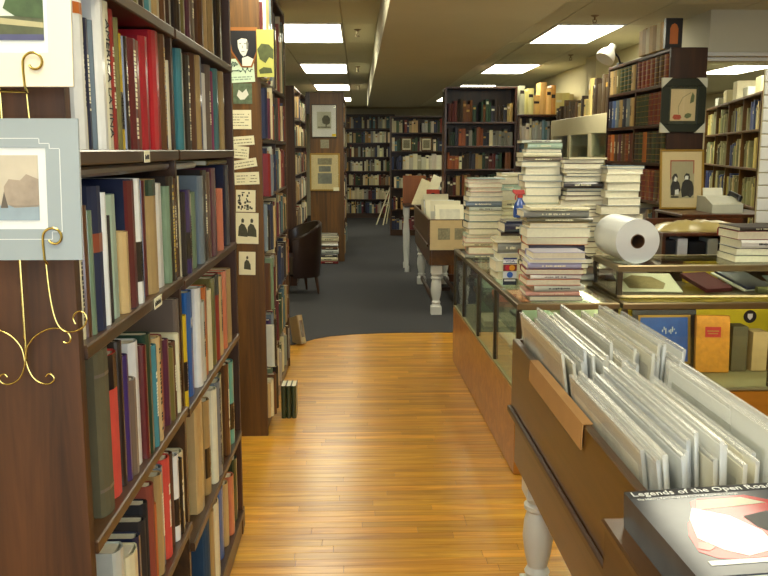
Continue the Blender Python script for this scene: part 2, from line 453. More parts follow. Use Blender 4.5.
def book(loc, rz, t, h, d, color, deco, label, group, lying=False, tilt=0.0, gloss=True):
    """spine looks along local +x (standing) or local -y (lying); the origin is the base"""
    global NBOOK; NBOOK += 1
    f = (lambda x, y, z: (-(z - h / 2), -(x + d / 2), y)) if lying else (lambda x, y, z: (x, y, z))
    bul = min(.005, t * .14)
    v, fs = cover_mesh(t, h, d, f)
    o = MB().add(v, fs).build('book', cover(color, gloss))
    o.location = loc; o.rotation_euler = (tilt, 0, rz) if not lying else (0, 0, rz)
    b = min(.0026, t * .16)
    p = MB(); fbox(p, f, -d + .004, -.0075, b, t - b, .004, h - .004); p.build('page_block', M['pages'], o)
    s0, s1 = bul - .0003, bul + .0007
    y0, y1 = t * .36, t * .64
    rg = random.Random(NBOOK)
    def letters(mat, za, zb, name='title', big=1.0):
        q = MB(); z = za
        while z < zb:
            l = rg.uniform(.003, .0075) * big
            if rg.random() > .14: fbox(q, f, s0, s1, y0 + (y1 - y0) * rg.uniform(0, .2), y1 - (y1 - y0) * rg.uniform(0, .2), z, z + l)
            z += l + .002 * big
        tag(q.build(name, mat, o), kind='stuff')
    def band(mat, za, zb, name):
        q = MB()
        # a cap that follows the rounded spine
        pr = [(-.007, 0), (-.001, t * .1), (bul, t * .33), (bul, t * .67), (-.001, t * .9), (-.007, t)]
        n = len(pr); v = []
        for z in (za, zb):
            v += [f(x + .0007, y, z) for x, y in pr]
        q.add(v, [(i, i + 1, n + i + 1, n + i) for i in range(n - 1)])
        q.build(name, mat, o)
    for ch in deco:
        if ch == 't': letters(M['paper'] if color not in ('cream', 'white', 'pearl', 'sand', 'tan') else M['ink'], h * .3, h * .72)
        elif ch == 'T': letters(M['ink'] if color in ('cream', 'white', 'sand', 'slate') else M['paper'], h * .1, h * .9, big=1.3)
        elif ch in 'GY': letters(M['gold'] if ch == 'G' else cover('yellow'), h * .08, h * .9, big=1.5)
        elif ch == 'O': band(cover('orange'), h * .90, h * .975, 'top_band')
        elif ch == 'K': band(cover('black'), h * .76, h * .998, 'top_band')
        elif ch == 'k': band(cover('dark'), h * .18, h * .5, 'spine_label'); letters(M['paper'], h * .22, h * .46)
        elif ch == 'R': band(cover('rust'), h * .55, h * .68, 'spine_label')
        elif ch == 'm': band(cover('maroon'), h * .01, h * .99, 'spine_strip')
        elif ch == 'n': band(cover('bottle'), h * .86, h * .998, 'top_band')
        elif ch == 'w': text_mesh('K', t * .6, M['white'], o, Matrix(((0, 0, 1, s1), (1, 0, 0, t * .5), (0, 1, 0, h * .7), (0, 0, 0, 1))), 'title')
        elif ch == 'l': band(cover('taupe'), h * .15, h * .17, 'spine_rule'); band(cover('taupe'), h * .84, h * .86, 'spine_rule')
        elif ch == 'B':
            for q_ in (.08, .26, .44, .62, .8, .93): band(M['gold'], h * q_, h * q_ + .003, 'gilt_band')
        elif ch == 'L':
            text_mesh('AMERICA LATINA', t * .62, M['ink'], o, Matrix(((0, 0, 1, s1), (1, 0, 0, t * .5), (0, 1, 0, h * .48), (0, 0, 0, 1))) @ Matrix.Rotation(R(-90), 4, 'Z'), 'title', h * .8)
    tag(o, label, 'book', group)
    return o
DECO = dict(O=' with orange top band', L=' with large black lettering', K=' with black top band', R=' with red spine label', m=' with maroon spine',
            n=' with dark green cap', k=' with dark spine label', w=' with white lettering', G=' with gold lettering', Y=' with yellow lettering', T=' with dense lettering', l=' with ruled spine', B=' with gilt bands')

# ------------------------------------------------------------------ bookcases (front looks along local -y, run along local +x)
FAR = MB()          # the books too small to single out
FARP = ['#6c4a2e', '#3a2f28', '#8e8070', '#b99d6c', '#8a3a2c', '#34482f', '#2d3450', '#d9cda8', '#9c9c94', '#6a2c30', '#4f6c74', '#c89a5a', '#e8e0c0', '#c9bd98']
def bookcase(label, loc, rz, length, depth, height, shelves, bays=1, mat='shelf', side='panel', plinth=.08, th=.022, cat='bookcase', ncap=True, back=True):
    e = empty('bookcase', loc, rz)
    tag(e, label, cat)
    MB().cbox(0, .025, .0, depth, 0, height, .003).build('side_panel', M[side], e)
    MB().cbox(length - .025, length, .0, depth, 0, height, .003).build('side_panel', M[side], e)
    if back: MB().box(.025, length - .025, depth - .012, depth - .001, plinth, height - .02).build('back_panel', M['back'], e)
    MB().cbox(.025, length - .025, .012, .03, 0, plinth - th, .002).build('plinth', M[mat], e)
    if ncap: MB().cbox(.025, length - .025, .002, depth - .012, height - .024, height - .001, .003).build('top_board', M[mat], e)
    w = (length - .05) / bays
    for k in range(1, bays):
        MB().cbox(.025 + w * k - .011, .025 + w * k + .011, .004, depth - .012, plinth, height - .024, .002).build('divider', M[mat], e)
    for z in shelves:
        for k in range(bays):
            a = .025 + w * k + (.011 if k else 0); b = .025 + w * (k + 1) - (.011 if k < bays - 1 else 0)
            MB().cbox(a, b, .003, depth - .012, z - th, z, .003).build('shelf', M[mat], e)
    return e
def xform(loc, rz): return Matrix.Translation(loc) @ Matrix.Rotation(rz, 4, 'Z')
def fill_far(loc, rz, x0, x1, z, clear_h, depth=.2, hs=(.6, .95), ts=(.018, .05), pal=FARP, inset=.02, gap=.05):
    """small distant books, joined in one object"""
    mt = xform(loc, rz); x = x0
    run = random.choice(pal)
    while x < x1 - .02:
        t = min(random.uniform(*ts), x1 - x)
        if random.random() < gap: x += t * 1.3; continue
        if random.random() < .6: run = random.choice(pal)
        h = clear_h * random.uniform(*hs); i = inset + random.uniform(0, .025); c = jit(run, .3)
        a, b = x + .0007, x + t - .0007
        v = [(a, i, z), (b, i, z), (b, i + depth, z), (a, i + depth, z), (a, i, z + h), (b, i, z + h), (b, i + depth, z + h), (a, i + depth, z + h)]
        m_ = (a + b) / 2
        v += [(m_, i - .004, z), (m_, i - .004, z + h)]
        v = [mt @ Vector(p) for p in v]
        FAR.add(v, [(0, 8, 9, 4), (8, 1, 5, 9), (1, 2, 6, 5), (3, 0, 4, 7), (2, 3, 7, 6)], 0, c)
        FAR.add([v[k] for k in (4, 9, 5, 6, 7)], [(0, 1, 2, 3, 4)], 0, jit('#d8cfae', .1))
        if random.random() < .5:
            za = z + h * random.uniform(.55, .8)
            q = [mt @ Vector(p) for p in ((a + t * .1, i - .0046, za), (b - t * .1, i - .0046, za), (b - t * .1, i - .0046, za + h * .12), (a + t * .1, i - .0046, za + h * .12))]
            FAR.add(q, [(0, 1, 2, 3)], 0, jit(random.choice(('#c7a14a', '#e0d8bc', '#2a1a12')), .1))
        x += t
def fill_books(loc, rz, x0, x1, z, clear_h, cols, label, group, depth=.19, ts=(.03, .06), hs=(.75, .95), decos=('',), ref='', where='', inset=.012):
    mt = xform(loc, rz); x = x0; i = 0; out = []
    while x < x1 - .012 and i < len(ORD):
        t = random.uniform(*ts)
        if x + t > x1: t = x1 - x
        if t < .012: break
        c = cols[i % len(cols)]; dc = decos[i % len(decos)]
        out.append((x, t, clear_h * random.uniform(*hs), c, dc)); x += t + .001; i += 1
    return out

# ---- the near bookcase of two bays: spines at x = -0.50
NB = empty('bookcase', (-.49, 1.49, 0), R(90))
tag(NB, 'tall dark wooden two-bay bookcase behind the brass easels, packed with hardbacks', 'bookcase')
D = .30; HT = 2.30
for a in (0, 1.945):
    MB().cbox(a, a + .028, 0, D, 0 if a == 0 else .0, HT, .003).build('side_panel', M['panel'], NB)
MB().cbox(.885, .907, .006, D - .012, .09, HT - .03, .003).build('divider', M['shelf'], NB)
MB().box(.03, 1.945, D - .012, D - .002, .09, HT - .03).build('back_panel', M['back'], NB)
MB().cbox(.028, 2.04, .004, .026, 0, .092, .003).build('plinth', M['shelf'], NB)
MB().cbox(.0, 1.973, .0, D, HT, HT + .025, .003).build('top_board', M['shelf'], NB)
for (a, b, zs) in ((.028, .885, (1.92, 1.60, 1.255, .885, .54, .115)), (.907, 1.945, (1.92, 1.60, 1.24, .87, .46, .115))):
    for z in zs:
        MB().cbox(a + .001, b - .001, -.006, D - .013, z - .027, z, .003).build('shelf', M['shelf'], NB)
def shelf_card(y, z, w=.05):
    e = tag(MB().cbox(-.0008, .0008, 0, w, -.026, 0, .0003).build('shelf_label', M['paper'], None, (-.4818, y, z)), 'small cream subject card on the shelf edge below the ' + ('red books' if z > 1.4 else 'tan and white books'), 'label', 'shelf edge cards')
    q = MB(); yy = .004
    rg = random.Random(int(y * 100))
    while yy < w - .008:
        l = rg.uniform(.003, .006); q.box(.0007, .0011, yy, yy + l, -.019, -.019 + rg.uniform(.007, .012)); yy += l + .0015
    tag(q.build('printed_line', M['ink'], e), kind='stuff')
shelf_card(1.985, 1.598); shelf_card(2.02, 1.253, .075)

ROWS = [
    ('eye-level shelf of the easel bay', 1.6, [(1.579, 0.045, 0.263, 'white', 'O'), (1.624, 0.030, 0.262, 'cream', 't'), (1.654, 0.028, 0.240, 'navy', 't'), (1.682, 0.022, 0.240, 'slate', ''), (1.704, 0.047, 0.314, 'white', ''), (1.751, 0.059, 0.320, 'ivory', 'L'), (1.810, 0.034, 0.280, 'red', 't'), (1.844, 0.023, 0.268, 'olive', ''), (1.867, 0.048, 0.241, 'yellow', 'k'), (1.915, 0.024, 0.240, 'dark', 't'), (1.939, 0.061, 0.240, 'maroon', 'T'), (2.000, 0.055, 0.243, 'rust', ''), (2.055, 0.058, 0.259, 'crimson', ''), (2.113, 0.138, 0.315, 'scarlet', 'g'), (2.251, 0.046, 0.318, 'brown', 'G'), (2.297, 0.054, 0.271, 'tan', ''), (2.351, 0.070, 0.233, 'cream', '')]),
    ('second shelf of the easel bay', 1.255, [(1.560, 0.025, 0.264, 'cream', 'T'), (1.585, 0.020, 0.245, 'brown', ''), (1.605, 0.024, 0.234, 'sage', ''), (1.629, 0.064, 0.277, 'navy', 'R'), (1.693, 0.026, 0.263, 'white', ''), (1.719, 0.024, 0.216, 'dark', ''), (1.743, 0.077, 0.255, 'mint', ''), (1.820, 0.042, 0.174, 'sand', ''), (1.866, 0.058, 0.286, 'navy', 'm'), (1.933, 0.044, 0.282, 'white', 'k'), (1.977, 0.065, 0.278, 'blue', ''), (2.042, 0.024, 0.274, 'maroon', ''), (2.066, 0.081, 0.275, 'tan', 'n'), (2.153, 0.089, 0.262, 'white', ''), (2.242, 0.035, 0.252, 'sage', ''), (2.277, 0.061, 0.276, 'dark', 'Y'), (2.344, 0.046, 0.269, 'brown', 't')]),
    ('third shelf of the easel bay', 0.885, [(1.537, 0.160, 0.341, 'khaki', 'l'), (1.704, 0.072, 0.305, 'coral', 'K'), (1.779, 0.027, 0.318, 'dark', ''), (1.806, 0.031, 0.281, 'purple', ''), (1.837, 0.050, 0.217, 'taupe', ''), (1.891, 0.057, 0.289, 'white', ''), (1.948, 0.027, 0.271, 'maroon', ''), (1.975, 0.047, 0.290, 'bottle', ''), (2.022, 0.040, 0.252, 'teal', 't'), (2.062, 0.046, 0.262, 'sand', 'T'), (2.108, 0.082, 0.248, 'red', 'K'), (2.190, 0.041, 0.229, 'plum', ''), (2.231, 0.036, 0.200, 'olive', ''), (2.267, 0.037, 0.207, 'brown', 't'), (2.304, 0.025, 0.222, 'cream', ''), (2.332, 0.034, 0.312, 'taupe', 'k')]),
    ('fourth shelf of the easel bay', 0.54, [(1.659, 0.098, 0.232, 'pearl', ''), (1.757, 0.078, 0.192, 'cream', ''), (1.843, 0.042, 0.195, 'navy', ''), (1.885, 0.040, 0.216, 'dark', ''), (1.925, 0.041, 0.240, 'black', ''), (1.966, 0.043, 0.268, 'rust', ''), (2.009, 0.035, 0.201, 'orange', ''), (2.044, 0.046, 0.263, 'tan', ''), (2.090, 0.038, 0.266, 'slate', 't'), (2.133, 0.057, 0.272, 'coral', 't'), (2.196, 0.041, 0.263, 'brown', ''), (2.237, 0.044, 0.242, 'white', 'k'), (2.281, 0.038, 0.216, 'black', 't'), (2.319, 0.053, 0.222, 'cream', '')]),
    ('top shelf of the far bay beside the papered post', 1.92, [(2.480, 0.056, 0.176, 'dark', 't'), (2.536, 0.058, 0.188, 'olive', ''), (2.594, 0.092, 0.203, 'plum', ''), (2.686, 0.083, 0.220, 'taupe', 't'), (2.769, 0.105, 0.239, 'brown', ''), (2.874, 0.095, 0.259, 'sand', ''), (2.969, 0.101, 0.278, 'tan', ''), (3.070, 0.085, 0.297, 'sage', ''), (3.155, 0.091, 0.314, 'dark', ''), (3.246, 0.096, 0.333, 'black', '')]),
    ('eye-level shelf of the bay beside the papered post', 1.6, [(2.467, 0.042, 0.277, 'teal', ''), (2.509, 0.058, 0.272, 'pearl', ''), (2.567, 0.107, 0.275, 'dark', 'T'), (2.674, 0.066, 0.290, 'brown', ''), (2.740, 0.043, 0.290, 'tan', ''), (2.783, 0.053, 0.288, 'blue', ''), (2.836, 0.084, 0.244, 'white', ''), (2.920, 0.078, 0.277, 'taupe', 't'), (3.008, 0.084, 0.265, 'magenta', ''), (3.092, 0.077, 0.280, 'teal', ''), (3.169, 0.093, 0.280, 'tan', '')]),
    ('second shelf of the bay beside the papered post', 1.24, [(2.425, 0.041, 0.288, 'ivory', ''), (2.466, 0.057, 0.241, 'dark', ''), (2.523, 0.060, 0.244, 'purple', 'k'), (2.583, 0.047, 0.230, 'cream', 't'), (2.630, 0.064, 0.233, 'sage', ''), (2.694, 0.113, 0.279, 'slate', ''), (2.816, 0.065, 0.295, 'dark', 't'), (2.881, 0.068, 0.287, 'brown', ''), (2.949, 0.082, 0.299, 'plum', ''), (3.042, 0.144, 0.222, 'salmon', ''), (3.198, 0.160, 0.304, 'navy', '')]),
    ('third shelf of the bay beside the papered post', 0.87, [(2.392, 0.047, 0.267, 'yellow', 'k'), (2.439, 0.140, 0.316, 'cobalt', 'w'), (2.579, 0.097, 0.311, 'white', ''), (2.676, 0.069, 0.257, 'pearl', 't'), (2.745, 0.072, 0.293, 'orange', ''), (2.817, 0.067, 0.272, 'cream', ''), (2.884, 0.069, 0.302, 'olive', ''), (2.953, 0.074, 0.305, 'red', 'K'), (3.027, 0.077, 0.287, 'sand', 't'), (3.104, 0.093, 0.290, 'salmon', ''), (3.197, 0.111, 0.283, 'tan', '')]),
    ('fourth shelf of the bay beside the papered post', 0.46, [(2.453, 0.253, 0.391, 'sand', ''), (2.706, 0.109, 0.323, 'tan', 'k'), (2.815, 0.097, 0.333, 'ivory', ''), (2.912, 0.083, 0.342, 'slate', 'T'), (2.995, 0.089, 0.340, 'sage', ''), (3.084, 0.105, 0.351, 'brown', 't'), (3.189, 0.139, 0.328, 'aqua', 'k')]),
    ('bottom shelf of the bay beside the papered post', 0.115, [(2.527, 0.201, 0.299, 'petrol', ''), (2.728, 0.094, 0.277, 'tan', ''), (2.822, 0.080, 0.280, 'ivory', ''), (2.902, 0.151, 0.267, 'cobalt', ''), (3.053, 0.093, 0.246, 'sand', ''), (3.146, 0.100, 0.238, 'salmon', ''), (3.246, 0.133, 0.260, 'bottle', '')]),
]
for shelf_name, z, bs in ROWS:
    bay = 'easel' if 'easel' in shelf_name else 'post'
    lab_shelf = shelf_name.split(' of ')[0] + (', easel bay' if bay == 'easel' else ', papered post bay')
    lo_, hi_ = (1.52, 2.372) if bay == 'easel' else (2.40, 3.432)
    zc = {1.92: .36, 1.6: .288, 1.255: .282, 1.24: .325, .885: .335, .87: .335, .54: .31, .46: .375, .115: .31}[z]
    cur = lo_
    for i, (y0, t, h, c, dc) in enumerate(bs):
        y1 = min(y0 + t, hi_)
        if t > .09: y0 = y1 - (.045 + .3 * (t - .045))
        y0 = max(y0, cur)
        t = y1 - y0 - .001
        if t < .008: continue
        cur = y1
        h = min(h, zc) if z != 1.92 else random.uniform(.24, .33)
        rg = random.Random(i * 31 + int(z * 100))
        kind = 'hardback' if t > .03 else 'thin book'
        book((-.494 - rg.uniform(0, .014), y0, z + .0006), 0, t, h, rg.uniform(.19, .235), c, dc,
             f'{word(c)} {kind}{DECO.get(dc[:1], "")}, {ORD[i]} from {"easels" if bay == "easel" else "divider"}, {lab_shelf}',
             'books on the two-bay bookcase behind the easels', gloss=rg.random() < .75)
for i, (y0, t, c) in enumerate(((1.53, .05, 'brown'), (1.59, .04, 'sage'), (1.64, .06, 'tan'), (1.71, .04, 'navy'), (1.76, .05, 'dark'), (1.82, .06, 'sand'), (1.89, .05, 'rust'), (1.95, .04, 'slate'), (2.0, .05, 'olive'), (2.06, .04, 'dark'), (2.11, .07, 'teal'), (2.19, .075, 'tan'), (2.28, .05, 'brown'))):
    book((-.497, y0, 1.9206), 0, t - .002, .27 + .03 * math.sin(i * 2), .21, c, 't' if i % 2 else '', f'{word(c)} book, {ORD[i]} from the easel end, top shelf, easel bay', 'books on the two-bay bookcase behind the easels')
# folio lying on top of the books of the second shelf, flat book under the fourth of the post bay
book((-.62, 1.95, 1.5475), R(90), .0235, .80, .22, 'taupe', '', 'large taupe folio lying flat across the books under the eye-level shelf, easel bay', 'flat books', lying=True)
book((-.605, 2.93, .4375 - .019), R(90), .0135, .84, .215, 'ivory', '', 'long ivory folio lying flat over the bottom row of books, bay by papered post', 'flat books', lying=True, gloss=False)
book((-.61, 2.6, 1.5445), R(90), .020, .28, .20, 'pearl', '', 'pale grey book lying flat above the second row, bay by papered post', 'flat books', lying=True)
book((-.60, 3.12, 1.5475), R(88), .018, .34, .20, 'olive', '', 'olive book lying flat above the navy hardback, bay by papered post', 'flat books', lying=True)
for i, (y0, t, c) in enumerate(((1.53, .06, 'brown'), (1.6, .05, 'teal'), (1.66, .05, 'sand'), (1.72, .06, 'plum'), (1.79, .05, 'slate'), (1.85, .05, 'cream'), (1.91, .06, 'dark'), (1.98, .05, 'salmon'), (2.04, .04, 'grey'), (2.09, .05, 'brown'), (2.15, .04, 'pearl'), (2.2, .05, 'plum'), (2.26, .04, 'white'), (2.31, .05, 'teal'))):
    book((-.497, y0, .1156), 0, t - .002, .24 + .03 * math.sin(i * 1.7), .21, c, 't' if i % 3 == 0 else '', f'{word(c)} book, {ORD[i]} from the easel end, bottom shelf, easel bay', 'books on the two-bay bookcase behind the easels')

# ------------------------------------------------------------------ bookcase behind the papered post (its end panel faces the entrance)
PZ = (1.98, 1.66, 1.35, 1.05, .72, .40, .10)
bk = (-.515, 4.70, 0)
PC = bookcase('knotty pine bookcase whose end panel carries pinned-up papers', bk, R(90), 1.62, .255, 2.55, PZ, 2, 'shelf', 'pine', .10)
GP = 'books on the pine bookcase with the papered end'
mt = xform(bk, R(90))
names = {1.98: 'top shelf', 1.66: 'second shelf', 1.35: 'third shelf', 1.05: 'fourth shelf', .72: 'fifth shelf', .40: 'sixth shelf', .10: 'bottom shelf'}
CY = ['maroon', 'cream', 'dark', 'white', 'brown', 'navy', 'tan', 'sage', 'plum', 'pearl', 'rust', 'olive', 'yellow', 'black', 'sand', 'slate']
for q, z in enumerate(PZ):
    ch = ((PZ[q - 1] - .022) if q else 2.52) - z
    x = .03
    for i in range(6):
        t = (.028, .04, .034, .05, .03, .045)[(i + q) % 6]
        c = CY[(i * 3 + q * 5) % len(CY)]
        if q == 5 and i == 1: c, t = 'purple', .06
        if q == 2 and i < 4: c = ('wine', 'navy', 'navy', 'slate')[i]
        p = mt @ Vector((x, -.012 - .012 * ((i * 7 + q) % 3), z + .0006))
        book(p, 0, t - .002, ch * (.72, .9, .8, .93, .85, .78)[(i * 5 + q) % 6], .18, c, 't' if (i + q) % 3 == 0 else '', f'{word(c)} book, {ORD[i]} from the papered end panel, {names[z]} of pine bookcase', GP)
        x += t
    fill_far(bk, R(90), x + .002, .795, z, ch, .18, (.65, .93), (.02, .045), inset=-.005)
    fill_far(bk, R(90), .825, 1.59, z, ch, .18, (.65, .93), (.02, .045), inset=-.005)

# papers pinned on the end panel at y = 4.70
def sheet(name, label, cat, x0, x1, z0, z1, mat, y=4.6985, rot=0.0, th=.0012, group=None):
    cx, cz = (x0 + x1) / 2, (z0 + z1) / 2
    o = MB().box(-(x1 - x0) / 2, (x1 - x0) / 2, -th, 0, -(z1 - z0) / 2, (z1 - z0) / 2).build(name, mat, None, (cx, y, cz), (0, rot, 0))
    tag(o, label, cat, group); return o
def lines(o, x0, x1, z0, z1, n, mat, th=.0016, name='printed_line', hh=.5):
    q = MB(); rg = random.Random(int(abs(z0) * 977 + n)); s = (z1 - z0) / n
    for i in range(n):
        x = x0
        while x < x1 - .004:
            l = min(rg.uniform(.006, .022), x1 - x)
            if rg.random() > .12: q.box(x, x + l, -th - .0004, -th + .0002, z0 + s * i + s * .25, z0 + s * i + s * (.25 + hh))
            x += l + .004
    tag(q.build(name, mat, o), kind='stuff')
sketch = plain('sketch_tone', '#8f8a70', .8, 0, .7, 60)
sketch2 = plain('photo_tone', '#5a6a50', .7, 0, .8, 45)
po = MB().prism([(-.0825, .1025), (.0825, .1025), (.0825, -.02), (.052, -.1025), (-.004, -.1025), (-.06, -.02), (-.0825, .0)], -.0012, 0, 'y').build('poster', plain('poster_orange', '#93591c', .6), None, (-.6075, 4.6965, 2.1325)); tag(po, 'dark portrait poster with orange border pinned atop the pine end panel', 'poster')
MB().prism([(-.068, .085), (.075, .085), (.075, -.02), (.045, -.095), (.0, -.095), (-.05, -.02)], -.0018, -.001, 'y').build('dark_ground', M['black'], po)
face = plain('portrait_grey', '#d5d5c8', .6, 0, .1)
MB().prism([(-.022, .045), (-.005, .058), (.022, .05), (.034, .026), (.033, -.008), (.02, -.04), (.006, -.046), (-.008, -.03), (-.02, .0)], -.0024, -.0016, 'y').build('face', face, po)
MB().prism([(-.026, .035), (-.03, .055), (-.01, .072), (.03, .066), (.042, .03), (.034, .02), (.026, .042), (0, .046), (-.02, .036)], -.003, -.0022, 'y').build('hair', M['black'], po)
q = MB()
for a, b, c, d in ((-.014, -.002, .016, .021), (.012, .024, .016, .021), (.001, .005, -.006, .010), (-.004, .014, -.024, -.020), (.024, .033, -.01, .03)): q.box(a, b, -.003, -.0022, c, d)
q.build('features', plain('portrait_shadow', '#7c7c72', .7), po)
MB().prism([(.0, -.095), (.045, -.095), (.06, -.06), (.03, -.045), (.0, -.055)], -.0024, -.0016, 'y').build('collar', face, po)
sg = sheet('signature_card', 'pale green handwritten card tucked under the portrait poster', 'card', -.712, -.545, 1.952, 2.075, plain('mint_paper', '#c9dcc0', .7), 4.6985, R(-3))
pen = plain('green_ink', '#123a2c', .6)
q = MB()
for row, (x0, x1, zc, am) in enumerate(((-.078, -.002, .034, .014), (-.078, .072, .0, .016))):
    pts = []
    for i in range(60):
        u = i / 59
        pts.append((x0 + (x1 - x0) * u + .004 * math.sin(u * 70), -.0022, zc + am * math.sin(u * 38 + row) * (.5 + .5 * math.sin(u * 9 + 1))))
    q.tube(pts, .0019, 4)
q.build('handwriting', pen, sg)
lines(sg, -.07, .07, -.052, -.028, 2, plain('pale_ink', '#8aa08a', .7), .0012)
ye_ = sheet('booklet', 'yellow green booklet cover with dark tree beside the portrait poster', 'booklet', -.528, -.44, 1.98, 2.222, plain('lime_cover', '#b7b65a', .5), 4.690, 0, .006)
MB().prism([(-.042, .02), (-.02, .05), (.02, .045), (.042, .02), (.042, -.03), (.02, -.02), (0, -.05), (-.03, -.03)], -.0068, -.0058, 'y').build('cover_picture', plain('tree_green', '#4a5228', .5, 0, .6, 40), ye_)
MB().prism([(-.036, -.085), (-.01, -.07), (.03, -.075), (.036, -.1), (-.03, -.105)], -.0068, -.0058, 'y').build('cover_picture', plain('tree_green', '#3e5420'), ye_)
s_ = sheet('photograph', 'small pale figure photograph below the signature card', 'photograph', -.66, -.56, 1.842, 1.948, sketch2)
MB().prism([(-.03, -.01), (-.02, .02), (0, .005), (.02, .025), (.032, -.005), (.01, -.03), (-.012, -.032)], -.0016, -.0008, 'y').build('figure', face, s_)
def note(label, *a, rot=0, n=3):
    o = sheet('paper_note', label, 'note', *a, M['paper'], 4.6985, rot, group='pinned paper notes')
    w, h = a[1] - a[0], a[3] - a[2]
    lines(o, -w * .4, w * .4, -h * .36, h * .36, n, plain('faded_ink', '#8f8a6c', .8), .0012, hh=.28)
note('square cream typed note with large initial, highest of the pinned notes', -.68, -.567, 1.71, 1.81, n=5)
note('wide cream paper strip directly below the square typed note', -.688, -.554, 1.624, 1.672, rot=R(-4), n=2)
note('small crooked cream note between two paper strips', -.683, -.584, 1.556, 1.620, rot=R(5), n=3)
note('tilted cream paper strip below the crooked note', -.69, -.543, 1.503, 1.549, rot=R(-9), n=2)
note('cream rectangular card, lowest of the typed notes', -.667, -.532, 1.416, 1.482, rot=R(-2), n=3)
for lab, (a, b, c, d), dark in (('square engraving of crowded figures pinned below the notes', (-.66, -.555, 1.269, 1.387), 9), ('engraving of two seated people on cream paper', (-.665, -.542, 1.096, 1.264), 3), ('small engraving of one seated person, lowest sheet on the panel', (-.653, -.563, .925, 1.052), 2)):
    o = sheet('engraving', lab, 'print', a, b, c, d, M['paper'], rot=R(1.5))
    w, h = b - a, d - c; q = MB(); rg = random.Random(dark)
    if dark == 9:
        for i in range(26):
            x, z = rg.uniform(-.42, .36) * w, rg.uniform(-.42, .36) * h; q.box(x, x + rg.uniform(.05, .16) * w, -.0016, -.0009, z, z + rg.uniform(.04, .13) * h)
    else:
        for k in range(dark - 1 if dark == 2 else 2):
            s = (-.2 + .4 * k) * w if dark == 3 else 0
            q.prism([(s - .2 * w, -.25 * h), (s - .17 * w, .05 * h), (s - .05 * w, .16 * h), (s + .08 * w, .12 * h), (s + .2 * w, -.05 * h), (s + .22 * w, -.28 * h)], -.0016, -.0009, 'y')
            q.prism([(s - .05 * w, .18 * h), (s - .06 * w, .28 * h), (s + .01 * w, .33 * h), (s + .07 * w, .27 * h), (s + .05 * w, .18 * h)], -.0016, -.0009, 'y')
    q.build('drawing', plain('engraving_ink', '#4a4a3a', .8, 0, .4, 80), o)

# books left on the floor by the pine bookcase
for i in range(3):
    book((-.375, 5.02 + 0.0, .0055), R(-90), .001, .001, .001, 'forest', '', 'x', 'x') if False else None
    book((-.468 + i * .031, 5.02, .0055), R(-90), .028, .20, .14, 'forest', '', f'dark green volume standing on the oak floor, {ORD[i]} from the bookcase', 'three green volumes on the floor')
lb = book((-.44, 6.99, .012), R(-90), .05, .235, .16, 'tan', '', 'tan book leaning on its edge at the carpet seam beside pine bookcase', 'leaning book')
lb.rotation_euler = (0, R(-18), R(-60)); lb.location = (-.475, 6.96, .028)
lq = MB().box(.0035, .0062, .012, .038, .05, .19).build('spine_label', cover('brown'), lb)

# ------------------------------------------------------------------ brass easels with matted prints at the end panel
def spiral(cx, cz, r0, r1, a0, a1, n=18):
    return [(cx + (r0 + (r1 - r0) * i / n) * math.cos(a0 + (a1 - a0) * i / n), cz + (r0 + (r1 - r0) * i / n) * math.sin(a0 + (a1 - a0) * i / n)) for i in range(n + 1)]
def easel(label, x, z, yh=1.400):
    """wall easel: back stem, two hooks that cup the mat's lower edge, mirrored scrolls below"""
    e = empty('brass_easel', (x, 1.478, z)); tag(e, label, 'easel')
    k = .00168
    S1 = [(47, 258), (48, 282), (49.5, 300), (52, 316), (56, 327), (62, 332.5), (70, 333), (78, 330), (83, 325), (84.5, 319), (82, 313.5), (77, 312), (72.5, 315), (71, 320), (73, 325)]
    S2 = [(59, 344), (63, 345.5), (66, 342.5), (65.5, 337), (61, 332.5), (54, 330), (46, 330.5), (38, 333.5), (31, 338), (26, 343.5), (22, 350), (20.3, 357.5), (19.5, 364)]
    S3 = [(19.5, 362), (20.5, 370), (24, 379), (29, 385), (35, 388), (41, 388.5), (45.5, 386), (46.8, 382.5), (44.5, 378.8), (41, 378), (38.5, 380.8)]
    d = -(1.478 - yh)
    for s in (-1, 1):
        hx = .066 * s
        pts = [(.047 * s, -.022, -.005), (hx, d + .010, -.006), (hx, d, .002), (hx - .001 * s, d, .026)]
        pts += [(hx + px_ * s, d, pz_) for px_, pz_ in spiral(.0165, .038, .0175, .0085, math.pi * 1.05, -math.pi * .85, 22)]
        MB().tube(pts, .0021, 8).build('hook', M['brass'], e, smooth=True)
        for S, yy in ((S1, -.021), (S2, -.0165), (S3, -.0145)):
            q = [(s * (a - 19) * k, yy, -(b - 258) * k - .003) for a, b in S]
            # Catmull-Rom through the control points
            out = []
            for i in range(len(q) - 1):
                p0, p1, p2, p3 = (Vector(q[max(i - 1, 0)]), Vector(q[i]), Vector(q[i + 1]), Vector(q[min(i + 2, len(q) - 1)]))
                for u in (0, .25, .5, .75):
                    out.append(.5 * ((2 * p1) + (p2 - p0) * u + (2 * p0 - 5 * p1 + 4 * p2 - p3) * u * u + (3 * p1 - p0 - 3 * p2 + p3) * u ** 3))
            out.append(Vector(q[-1]))
            MB().tube(out, .0016, 8).build('scroll', M['brass'], e, smooth=True)
    MB().tube([(0, -.010, .13), (0, -.010, -.19)], .0022, 8).build('stem', M['brass'], e, smooth=True)
    MB().tube([(-.048, -.0205, -.004), (0, -.012, -.002), (.048, -.0205, -.004)], .0019, 8).build('crossbar', M['brass'], e, smooth=True)
    return e
